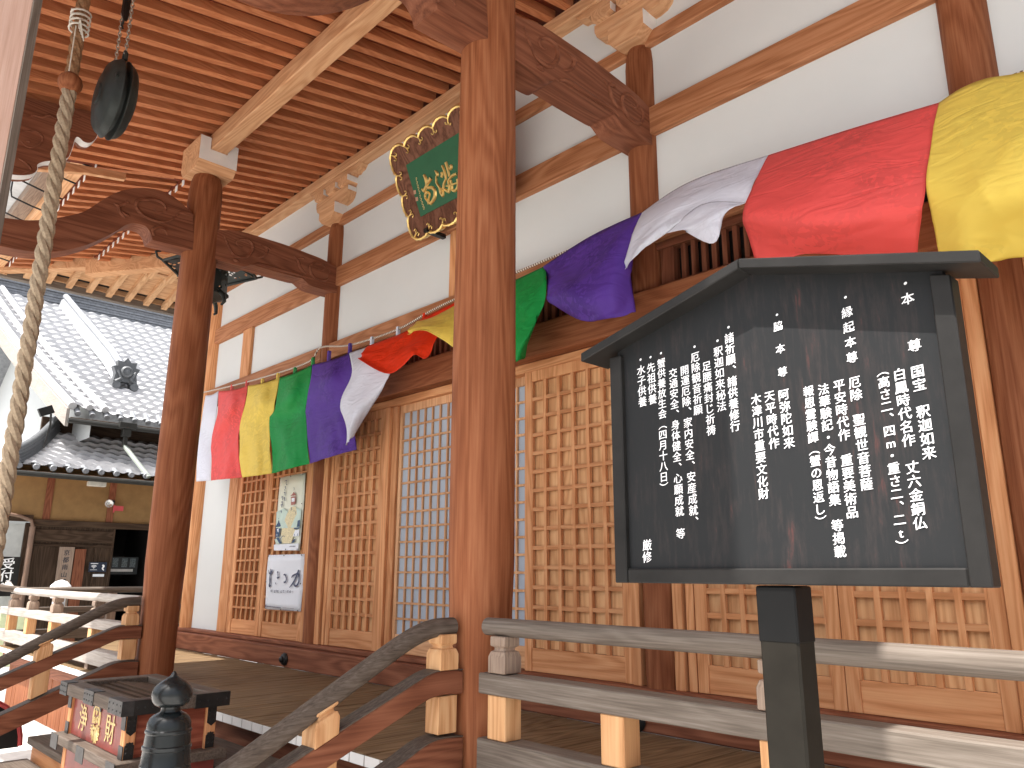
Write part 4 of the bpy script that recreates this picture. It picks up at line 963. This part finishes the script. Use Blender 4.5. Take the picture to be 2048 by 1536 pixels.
# ------------------------------------------------------------------ posters on the left lattice doors
YP = -.055
def poster(name, label, corners, mat):
    t_ = empty(name, label, 'poster')
    P = [at_y(a,b,YP) for a,b in corners]       # tl, tr, br, bl
    rows = []
    for i in range(9):
        v = i/8; r = []
        for j in range(9):
            u = j/8; p = (P[0]*(1-u)+P[1]*u)*(1-v) + (P[3]*(1-u)+P[2]*u)*v
            p.y += -.006*math.sin(5*v+3*u) - .004*math.sin(11*u)*v; r.append(p)
        rows.append(r)
    q_ = MB(); q_.grid(rows); q_.build('sheet', mat, t_, smooth=180, solid=.002)
    def f(u, v, h=0): return (P[0]*(1-u)+P[1]*u)*(1-v) + (P[3]*(1-u)+P[2]*u)*v + Vector((0,-.016-h-.006*math.sin(5*v+3*u),0))
    return t_, f, (P[1]-P[0]).length, (P[3]-P[0]).length
PAPER = plain('poster_paper',(.74,.77,.82),.55,var=.02); CREAM = plain('cream_poster_paper',(.72,.74,.62),.5,var=.06,scale=3)
t, f, w_, h_ = poster('calligraphy_poster', 'white poster with black brush calligraphy on the lattice door, below the illustrated one', [(537,1110),(609,1108),(602,1223),(529,1218)], PAPER)
def qc(pts):       # crop pixels of this poster -> sheet (u, v)
    o = []
    for x,y in pts:
        y_ = (y-125)/(1395-125); xl_ = 190+(100-190)*y_; xr_ = 1040+(975-1040)*y_; o.append(((x-xl_)/(xr_-xl_), y_))
    return o
q = MB()
for pts, ws in (([(242,480),(248,530),(262,570)],[.012,.02,.03]),([(285,455),(285,520),(272,590)],[.014,.02,.03]),([(320,470),(318,510),(285,570),(268,640),(268,700),(262,780),(245,830),(252,865),(278,830)],[.02,.035,.035,.025,.04,.03,.03,.035,.015]),
  ([(455,515),(462,560),(460,620),(455,700)],[.03,.022,.02,.008]),([(440,535),(478,530)],[.016,.012]),([(435,665),(465,660),(490,635)],[.03,.026,.008]),([(395,775),(412,820)],[.02,.008]),
  ([(590,600),(620,588),(645,640),(650,710),(625,755),(590,770)],[.02,.03,.024,.026,.03,.035]),
  ([(775,665),(790,620),(860,580),(920,570),(940,640),(935,740),(900,820),(860,840),(820,800)],[.012,.03,.03,.035,.03,.03,.036,.036,.02]),([(935,480),(905,560),(860,670),(800,780),(720,880)],[.036,.036,.034,.034,.012])):
    stroke(q, qc(pts), ws, lambda u,v,h: f(u,v,h))
for i, x in enumerate((290,330,370,410,450,530,580,620,650,690,745,810)):
    y = 965 + (i%3)*6
    if i in (1,7,8,11): stroke(q, qc([(x-8,y-30),(x+2,y),(x-4,y+30)]), [.006,.008,.005], f)
    else:
        stroke(q, qc([(x-18,y-8),(x+14,y-14)]), [.008,.009], f); stroke(q, qc([(x,y-28),(x-6,y+10),(x+16,y+26)]), [.008,.009,.006], f); stroke(q, qc([(x-16,y+22),(x+10,y+18)]), [.009,.008], f)
stroke(q, qc([(155,1290),(155,1345)]), [.028,.032], f)
for i in range(13): x = 190+i*27; stroke(q, qc([(x,1325+i*1.5),(x+18,1326+i*1.5)]), [.018,.018], f)
for yy in (1335,1375): stroke(q, qc([(580,yy),(850,yy+8)]), [.004,.004], f)
q.build('ink_lettering', plain('poster_ink',(.05,.06,.12),.6), t, smooth=0)
q = MB()
for u, v in ((.05,.02),(.5,.02),(.96,.02),(.03,.5),(.97,.52),(.06,.985),(.5,.985),(.96,.985)): p = f(u,v); q.lathe([(.008,0),(.006,-.004),(.001,-.006)], p, 8, 'y')
q.build('pin', IRON, t)
t, f, w_, h_ = poster('illustrated_poster', 'cream poster with a painted tower, hill and two blue roofed buildings on the lattice door', [(561,955),(611,946),(600,1101),(549,1101)], CREAM)
def qd(pts):
    o = []
    for x,y in pts:
        y_ = (y-115)/(1455-115); xl_ = 362+(258-362)*y_; xr_ = 830+(735-830)*y_; o.append(((x-xl_)/(xr_-xl_), y_))
    return o
def fill(q_, pts, h=0): q_.add([f(u,v,h) for u,v in qd(pts)], [tuple(range(len(pts)))])
NAVY = plain('poster_navy',(.035,.075,.15),.6); TAN = plain('poster_tan',(.55,.42,.22),.6); TEAL = plain('poster_pale_teal',(.50,.62,.55),.6); PINK = plain('poster_brick',(.40,.16,.13),.6)
q = MB(); fill(q,[(320,760),(450,700),(560,790),(640,700),(770,760),(755,1060),(300,1060)]); fill(q,[(270,1250),(340,1240),(420,1330),(300,1330)]); q.build('painted_hills', TEAL, t, smooth=0)
q = MB(); fill(q,[(580,690),(670,690),(700,860),(680,1100),(600,1330),(430,1330),(400,1150),(450,950),(520,790)],.001); q.build('painted_tower_hill', plain('poster_straw',(.66,.58,.36),.6,var=.25,scale=70), t, smooth=0)
q = MB(); fill(q,[(580,495),(685,490),(660,460),(645,420),(615,460)],.0015); fill(q,[(590,510),(672,508),(668,600),(660,650),(585,665)],.0015); q.build('painted_tower', PINK, t, smooth=0)
q = MB(); fill(q,[(600,535),(655,533),(652,600),(600,602)],.002); q.build('painted_window', PAPER, t, smooth=0); q = MB(); fill(q,[(325,1070),(355,1060),(350,1180),(315,1185)],.002); q.build('painted_window', PAPER, t, smooth=0); q = MB(); fill(q,[(640,1110),(748,1100),(745,1210),(635,1215)],.0012); q.build('painted_wall', PAPER, t, smooth=0); q = MB(); fill(q,[(262,1350),(742,1335),(735,1450),(260,1455)],.0006); q.build('paper_margin', PAPER, t, smooth=0)
q = MB(); fill(q,[(288,1035),(405,1030),(375,960),(360,900),(340,960)],.0016); fill(q,[(300,1050),(390,1045),(365,1210),(290,1215)],.0016); fill(q,[(605,1060),(755,1050),(755,930),(700,945),(650,1010)],.0016); fill(q,[(620,1090),(750,1085),(752,1060),(608,1066)],.0018)
fill(q,[(300,1225),(350,1220),(420,1330),(370,1335)],.0016); fill(q,[(600,1330),(640,1270),(690,1250),(650,1320)],.0016)
stroke(q, qd([(645,345),(650,370),(640,400)]), [.01,.012,.008], f); stroke(q, qd([(362,870),(360,900)]), [.03,.02], f); stroke(q, qd([(745,790),(740,850),(735,910)]), [.05,.02,.03], f)
for x,y in ((590,730),(640,780),(670,800),(595,940),(540,950),(470,980),(525,1100),(570,1240)): stroke(q, qd([(x,y-35),(x+2,y),(x-4,y+35)]), [.01,.035,.01], f, .002)
for x,y in ((660,1190),(720,1185)): stroke(q, qd([(x,y-20),(x,y+20)]), [.02,.02], f, .003)
stroke(q, qd([(390,1250),(430,1200),(480,1210)]), [.012,.014,.01], f, .003)
q.build('painted_navy', NAVY, t, smooth=0)
q = MB()
for x,y,s in ((500,240,1.6),(490,330,.7),(480,375,.4),(478,440,1),(470,540,1),(430,520,1.2),(425,610,1.1),(412,655,.9),(405,770,.9)):
    stroke(q, qd([(x-16*s,y-20*s),(x+10*s,y-26*s),(x-4*s,y+8*s)]), [.008,.014,.008], f); stroke(q, qd([(x+14*s,y-14*s),(x+4*s,y+18*s),(x+18*s,y+26*s)]), [.008,.014,.006], f)
for i in range(8): stroke(q, qd([(270+i*22,1392),(284+i*22,1390)]), [.02,.02], f); stroke(q, qd([(490+i*25,1385),(505+i*25,1384)]), [.016,.016], f)
q.build('ink_lettering', plain('poster_ink2',(.05,.06,.12),.6), t, smooth=0)
q = MB()
for u, v in ((.05,.02),(.5,.02),(.96,.02),(.02,.3),(.97,.4),(.5,.985),(.96,.985)): p = f(u,v); q.lathe([(.008,0),(.006,-.004),(.001,-.006)], p, 8, 'y')
q.build('pin', IRON, t)

# ------------------------------------------------------------------ small notice by the far porch pillar
t = empty('shoe_notice', 'small black notice with white characters standing on the floor by the far porch pillar', 'notice')
q = MB(); q.box(-8.10,-7.72,-1.925,-1.905,-.02,.135); q.box(-8.0,-7.84,-1.905,-1.87,-.02,.10); q.build('board', BLACKP, t, bevel=.003)
q = MB()
for i, ch in enumerate('下足土足厳禁'): put(q, ch, (-8.02+.11*(i%3), -1.9265, .095-.075*(i//3)), (1,0,0), (0,0,1), .07, off=0.0)
q.build('lettering', WHITEP, t, smooth=0)
q = MB(); yy = 0
prof = [(-.0 + .33*math.cos(a), -.52+.40*math.sin(a)) for a in [math.pi*k/16 for k in range(17)]]
tt = empty('arched_basin', 'black arched opening with a red rim beneath the veranda, left of the far handrail', 'vent')
q = MB(); q.prism([(-2.84+u, v) for u,v in prof], 'x', -8.50, -8.3); q.build('dark_arch', VOID, tt)
q = MB(); q.tube([(-8.295,-2.84+u*1.03,v*1.0+.012) for u,v in prof], .02, 8); q.build('red_rim', plain('red_rim_paint',(.40,.05,.05),.5), tt)

# ------------------------------------------------------------------ tiled reception building on the left
t = empty('reception_building', 'reception building with silvery tiled roofs, ochre walls and a dark doorway', 'building')
def tiled(name, P, nu, nv, par, amp=.017, lift=.04, mat=TILE):
    # P(u, v): u along the eave, v up the slope; wave across, a raised lip at each row
    rows = []
    for j in range(nv):
        for e in (0.0, .985):
            r = []
            for i in range(nu*6+1):
                u = i/(nu*6); v = (j+e)/nv; p = Vector(P(u, v)); ph = (i%6)/6
                wv_ = amp*(math.sin(2*math.pi*ph)*.6 + .5*max(0,math.cos(2*math.pi*(ph-.05)))**3)
                p.z += wv_ + (lift if e == 0 else 0); r.append(p)
            rows.append(r)
    q_ = MB(); q_.grid(rows); return q_.build(name, mat, par, smooth=22)
EX, EZ = -18.9, 4.33; RX, RZ = -26.3, 9.05
RT = plain('silver_roof_tile', (.47,.47,.48), .36, .0, .14, 6, spec=.6)
def roofP(u, v):
    s = v; y0_ = .15 - 1.25*s; c = .16*math.sin(math.pi*s)      # sagging slope, flaring verge
    return (EX+(RX-EX)*s, y0_ + u*(9.2-y0_), EZ+(RZ-EZ)*s - c + .18*(1-u)**8)
tiled('upper_roof', roofP, 30, 24, t, amp=.035, lift=.09, mat=RT)
q = MB()       # ridge with stacked flat courses
for k in range(7): q.box(RX-.17-.0*k, RX+.17+(.02 if k%2 else .0), -1.25, 9.5, RZ-.25+k*.085, RZ-.25+k*.085+.07)
q.box(RX-.24,RX+.24,-1.75,9.5,RZ+.345,RZ+.41); q.tube([(RX,-1.75,RZ+.46),(RX,9.5,RZ+.46)],.12,14)
q.box(RX-.1,RX+.26,-1.7,9.5,RZ-.30,RZ-.2505); q.build('ridge', plain('grey_ridge_tile',(.19,.20,.22),.5,var=.25,scale=12), t, smooth=40)
dr = [Vector(p) + Vector((0,0,.08)) for p in ((-26.0,1.25,8.80),(-25.0,1.40,8.12),(-23.3,1.62,7.02),(-22.2,1.70,6.36),(-21.0,1.66,5.66))]
q = MB()
for k in range(6): q.tube([p + Vector((0,0,.05*k)) for p in dr], .18-.012*k, 4)
q.tube([p + Vector((0,0,.40)) for p in dr], .09, 12); q.build('descending_ridge', plain('ridge_tile',(.30,.31,.33),.4,var=.25,scale=12), t, smooth=30)
c = dr[-1] + Vector((.10,.06,.16))
q = MB(); sh = [(-.34,-.28),(-.20,-.34),(-.10,-.18),(.10,-.18),(.20,-.34),(.34,-.28),(.28,.02),(.36,.20),(.24,.22),(.26,.36),(.10,.34),(0,.46),(-.10,.34),(-.26,.36),(-.24,.22),(-.36,.20),(-.28,.02)]
q.prism([(c.y+a*.9, c.z+b) for a,b in sh], 'x', c.x-.10, c.x+.10); q.lathe([(.13,0),(.15,.05),(.11,.09),(.09,.07),(.001,.10)], (c.x+.10,c.y,c.z+.08), 20, 'x')
for s in (-1,1): q.tube([(c.x+.1,c.y+s*.24,c.z-.2),(c.x+.14,c.y+s*.12,c.z-.1),(c.x+.12,c.y+s*.22,c.z+.1)], [.05,.04,.03], 8); q.lathe([(.10,-.15),(.10,.12)], (c.x+.05,c.y+s*.22,c.z-.30), 14, 'x')
q.build('ridge_end_tile', plain('dark_ridge_end_tile',(.11,.115,.12),.5,var=.3,scale=10), t)
# verge: rolled tiles and barge board
vg = [Vector(roofP(0, s/10)) for s in range(11)]
q = MB(); q.tube([p+Vector((0,-.02,.05)) for p in vg], .09, 10); q.tube([p+Vector((0,.33,.06)) for p in vg], .075, 10); q.tube([p+Vector((0,.66,.06)) for p in vg], .08, 10); q.build('verge_tiles', RT, t)
q = MB(); q.grid([[p+Vector((0,-.06,-.02)) for p in vg],[p+Vector((.0,-.06,-.42)) for p in vg]]); q.build('barge_board', wood('pale_sunlit','x'), t, smooth=60, solid=.07)
q = MB(); q.grid([[Vector((p.x,.55,p.z-.12)) for p in vg],[Vector((p.x,.55,3.9)) for p in vg]]); q.grid([[Vector((RX,.55,RZ-.1)),Vector((2*RX-EX,.55,EZ))],[Vector((RX,.55,3.9)),Vector((2*RX-EX,.55,3.9))]]); q.build('gable_wall', PLASTER, t, smooth=0)
q = MB(); q.grid([[(RX,-1.0,RZ),(RX,9.2,RZ)],[(2*RX-EX,.2,EZ),(2*RX-EX,9.2,EZ)]]); q.build('back_roof', TILE, t, smooth=0, solid=.05)
q = MB()
for i in range(30):
    yy = .18 + i*.302; q = MB(); q.cyl((EX+.02,yy+.07,EZ+.06),(EX-.25,yy+.07,EZ+.29),.062,n=12); q.build('eave_tile_end', TILE, t)
DK = wood('darkwood','y')
q = MB(); q.box(EX-.12,EX+.06,.10,9.2,EZ-.14,EZ-.03); q.build('eave_board', DK, t, bevel=.01)
q = MB(); q.grid([[(EX-.05,.2,EZ-.10),(EX-.05,9.2,EZ-.10)],[(-20.4,.2,4.47),(-20.4,9.2,4.47)]]); q.build('eave_underside', DK, t, smooth=0, solid=.03)
GUTD = plain('bronze_gutter',(.035,.034,.03),.45,.3)
q = MB(); q.tube([(EX+.12,.05,EZ-.12),(EX+.12,9.2,EZ-.14)],.06,10); q.build('gutter', GUTD, t)
q = MB(); q.box(EX+.04,EX+.20,1.18,1.36,EZ-.34,EZ-.16); q.box(EX+.0,EX+.24,1.08,1.46,EZ-.16,EZ-.02); q.box(EX+.08,EX+.16,1.22,1.32,3.74,EZ-.34); q.build('downpipe', GUTD, t, bevel=.01)
q = MB(); q.bar((EX+.12,1.27,3.78),(-17.95,1.60,3.02),.09,.07); q.build('roof_downpipe', plain('painted_pipe',(.30,.33,.29),.5), t, bevel=.01)
q = MB(); q.box(-20.45,-20.35,-.1,9,3.55,4.5); q.build('upper_wall', wood('darkwood','y'), t, smooth=0)
LX, LZ = -18.0, 2.99
def lowP(u, v):
    y0_ = -1.0 + 1.15*v; y1_ = 8.5; return (LX - 2.2*v, y0_+(y1_-y0_)*u, LZ + 1.15*v - .10*math.sin(math.pi*v) + .06*(1-u)**5*(1-v))
tiled('lower_roof', lowP, 31, 9, t, amp=.030, lift=.075, mat=RT)
q = MB(); hr_ = [Vector(lowP(0, s/8)) for s in range(9)]
for k in range(4): q.tube([p+Vector((0,0,.05+.06*k)) for p in hr_], .13-.01*k, 4)
q.tube([p+Vector((0,0,.31)) for p in hr_], .075, 10); q.build('corner_ridge', plain('dark_ridge_tile',(.10,.105,.11),.5,var=.2,scale=12), t, smooth=40)
q = MB(); q.grid([[hr_[0],Vector((-21.5,-1.0,LZ))],[hr_[-1],Vector((-21.5,.15,LZ+1.15))]]); q.build('side_roof', RT, t, smooth=0, solid=.05)
q = MB()
for i in range(31):
    yy = -.98 + i*.306; q = MB(); q.lathe([(.058,0),(.066,.02),(.05,.035),(.001,.03)], (LX+.01,yy+.08,LZ+.055), 12, 'x'); q.cyl((LX+.0,yy+.08,LZ+.055),(LX-.2,yy+.08,LZ+.155),.06,n=10); q.build('eave_tile_end', TILE, t)
q = MB(); q.box(LX-.12,LX+.02,-1.05,8.5,LZ-.13,LZ-.03); q.build('lower_eave_board', DK, t, bevel=.01)
q = MB(); q.tube([(LX+.10,-1.05,LZ-.10),(LX+.10,8.5,LZ-.12)],.055,10); q.build('gutter', GUTD, t)
OCH = plain('ochre_wall',(.26,.155,.062),.9,var=.12,scale=5)
q = MB(); q.grid([[(LX-.06,-1.0,LZ-.10),(LX-.06,8.5,LZ-.10)],[(-19.1,-.9,LZ+.08),(-19.1,8.5,LZ+.08)]]); q.build('lower_eave_underside', wood('door','y'), t, smooth=0, solid=.03)
BW = -19.0
q = MB(); q.box(BW-.06,BW,-1.1,1.32,2.05,3.2); q.box(BW-.06,BW,2.2,8.5,-.75,3.2); q.box(BW-.06,BW,1.32,2.2,1.98,3.2); q.box(BW-2.9,BW,-1.16,-1.10,-.75,3.2); q.build('ochre_wall', OCH, t, smooth=0)
q = MB(); q.box(BW-.02,BW+.03,-.30,1.36,-.75,2.05); q.build('timber_front', wood('darkwood','z'), t, smooth=0)
for y0_, y1_, z0_, z1_ in ((-.32,2.2,1.92,2.06),(-.30,1.36,1.50,1.56),(-.25,1.32,1.60,1.86)):
    q = MB(); q.box(BW+.031,BW+.065,y0_,y1_,z0_,z1_); q.build('timber_rail', wood('darkwood','y'), t, bevel=.008)
for y_ in (-.28,1.30,.72,.98,2.15):
    q = MB(); q.box(BW+.0305,BW+.06,y_,y_+.06,-.75,1.50 if .5<y_<1.2 else 1.92); q.build('timber_stud', wood('darkwood','z'), t, bevel=.006)
for y_ in (-.12,1.14):
    q = MB(); q.box(BW-.01,BW+.03,y_,y_+.14,2.06,3.0); q.build('wall_post', wood('red','z'), t, bevel=.006)
q = MB(); q.box(BW-2.0,BW-1.95,.9,2.6,-.75,2.2); q.box(BW-1.95,BW-.07,2.25,2.3,-.75,2.2); q.box(BW-1.95,BW-.07,1.25,1.3,-.75,2.2); q.box(BW-1.95,BW-.07,1.3,2.25,2.0,2.1); q.box(BW-1.95,BW-.07,1.3,2.25,-.74,-.7); q.build('dark_doorway', VOID, t, smooth=0)
q = MB(); q.box(BW+.0,BW+.05,-1.09,-.80,-.75,1.98); q.box(BW,BW+.05,-.42,-.31,-.75,1.98); q.build('timber_post', wood('darkwood','z'), t, bevel=.01)
q = MB(); q.box(BW+.0,BW+.03,-.79,-.43,-.75,1.95); q.build('pale_window', plain('pale_glass',(.50,.52,.50),.3,var=.1), t, smooth=0)
q = MB(); q.tube([(BW+.12,-.30,1.9),(BW+.12,-.30,-.75)],.055,12); q.tube([(BW+.12,-.30,1.9),(BW+.12,-.34,2.02),(BW+.12,-.55,2.10),(BW+.12,-.9,2.16)],.035,10); q.build('side_pipe', plain('brown_pipe',(.22,.14,.10),.5), t)
q = MB(); q.box(BW+.02,BW+.10,-1.0,-.3,2.0,2.14); q.build('window_head', wood('darkwood','y'), t, bevel=.01)
# things fixed to the reception building
t = empty('reception_sign', 'black hanging sign with white characters for reception at the far left edge', 'sign')
q = MB(); q.box(-18.56,-18.52,-.92,-.50,.50,1.27); q.build('board', BLACKP, t, bevel=.004)
q = MB()
for i, ch in enumerate('受付'): put(q, ch, (-18.515,-.715,1.13-.23*i), (0,1,0), (0,0,1), .24, off=0.0, shear=.08)
put(q, 'へ', (-18.515,-.74,.70), (0,1,0), (0,0,1), .24, off=0.0)
q.build('lettering', WHITEP, t, smooth=0)
t = empty('wooden_nameplate', 'tall pale wooden nameplate with black vertical characters leaning by the dark doorway', 'nameplate')
q = MB(); q.box(BW+.075,BW+.115,.27,.56,-.6,1.50); q.build('board', wood('greybrown','z'), t, bevel=.004)
q = MB()
for i, ch in enumerate('京都南山城古寺の会'): put(q, ch, (BW+.117,.415,1.38-.152*i), (0,1,0), (0,0,1), .125, off=0.0)
q.build('lettering', INK, t, smooth=0)
q = MB(); q.box(BW+.075,BW+.105,.58,.80,-.6,1.46); tag(q.build('bare_nameplate', wood('red','z'), bevel=.004), 'reddish wooden board without readable writing right of the pale nameplate', 'nameplate')
t = empty('wifi_notice', 'small dark blue wireless notice with a fan symbol on the timber wall', 'notice')
q = MB(); q.box(BW+.066,BW+.072,.90,1.26,.98,1.19); q.build('sheet', plain('dark_notice',(.02,.028,.05),.4), t, smooth=0)
q = MB()
def wf(u,v,h): return Vector((BW+.0735+h, 1.0+u, 1.055+v))
for r in (.022,.045,.068): stroke(q, [(r*math.cos(a),r*math.sin(a)) for a in (R(140),R(115),R(90),R(65),R(40))], [.013]*5, wf)
stroke(q, [(0,-.006),(0,.006)], [.012,.012], wf); stroke(q, [(-.07,-.03),(.07,-.03)], [.008,.008], wf)
stroke(q, [(.17,.075),(.20,.05),(.18,.0),(.21,-.04)], [.03,.04,.03,.02], wf); stroke(q, [(-.07,.105),(.08,.105)], [.016,.016], wf); q.build('symbol', WHITEP, t, smooth=0)
q = MB(); q.box(BW+.066,BW+.071,1.0,1.23,.88,.935); tag(q.build('paper_strip', PAPER), 'small white paper strip pinned under the dark blue notice', 'paper')
t = empty('doorway_display', 'dim framed pictures above a white strip in the dark doorway', 'display')
q = MB(); q.box(BW-.5,BW-.47,1.50,2.1,.93,1.32); q.build('panel', plain('dim_panel',(.03,.035,.038),.5), t)
q = MB(); q.box(BW-.469,BW-.465,1.52,2.0,.99,1.05); q.build('white_strip', plain('dim_strip',(.6,.6,.58),.6), t)
q = MB()
for y_ in (1.60,1.80,1.98): q.box(BW-.469,BW-.464,y_-.06,y_+.06,1.09,1.29)
q.build('picture', plain('dim_picture',(.12,.15,.16),.4,var=.8,scale=40), t)
t = empty('wall_lamp', 'round silver spot lamp on a black arm on the ochre wall', 'lamp')
q = MB(); q.lathe([(.02,-.16),(.05,-.12),(.085,-.02),(.09,0),(.075,0.004),(.03,-.03)], (BW+.30,1.08,2.46), 20, 'x'); q.build('lamp_head', plain('silver_reflector',(.8,.8,.78),.2,.7), t)
q = MB(); q.tube([(BW+.0,1.24,2.52),(BW+.12,1.22,2.52),(BW+.16,1.12,2.46)], [.05,.035,.03], 8); q.build('lamp_arm', IRON, t)
q = MB(); q.box(BW+.10,BW+.105,1.27,1.45,2.32,2.43); q.box(BW+.098,BW+.11,1.235,1.268,2.28,2.44); tag(q.build('red_tag', plain('red_tag',(.55,.08,.09),.5)), 'small red tag hanging beside the spot lamp', 'tag')
q = MB(); q.box(-18.25,-18.1,.45,.80,2.76,2.86); tag(q.build('eave_light_box', plain('cream_box',(.6,.57,.5),.5), bevel=.01), 'small cream box fixed under the lower eave', 'light box')
q = MB(); q.box(-18.0,-17.6,-.9,-.45,-.75,.25); tag(q.build('notice_stand', plain('pale_green_paper',(.62,.68,.42),.6), bevel=.01), 'pale green notice stand below the reception sign', 'notice')
q = MB(); q.lathe([(.12,-.12),(.155,-.06),(.16,0),(.14,.07),(.08,.13),(.01,.155)], (-13.9,-.9,.70), 24); q.lathe([(.09,-1.45),(.09,-.1)], (-13.9,-.9,.70), 16); tag(q.build('white_lamp_globe', WHITEP), 'white globe bollard just beyond the side railing', 'bollard')
t = empty('flood_light', 'small black flood light on a pole against the white gable', 'lamp')
fp_ = at_x(92,822,-18.2)
q = MB(); q.bar(fp_+Vector((0,-.12,-.06)), fp_+Vector((0,.12,.06)), .10, .17); q.build('lamp_head', IRON, t)
q = MB(); q.tube([fp_+Vector((0,.10,-.05)), fp_+Vector((-.1,.14,-.25)), fp_+Vector((-.2,.1,-.75))], .02, 6); q.build('lamp_pole', IRON, t)
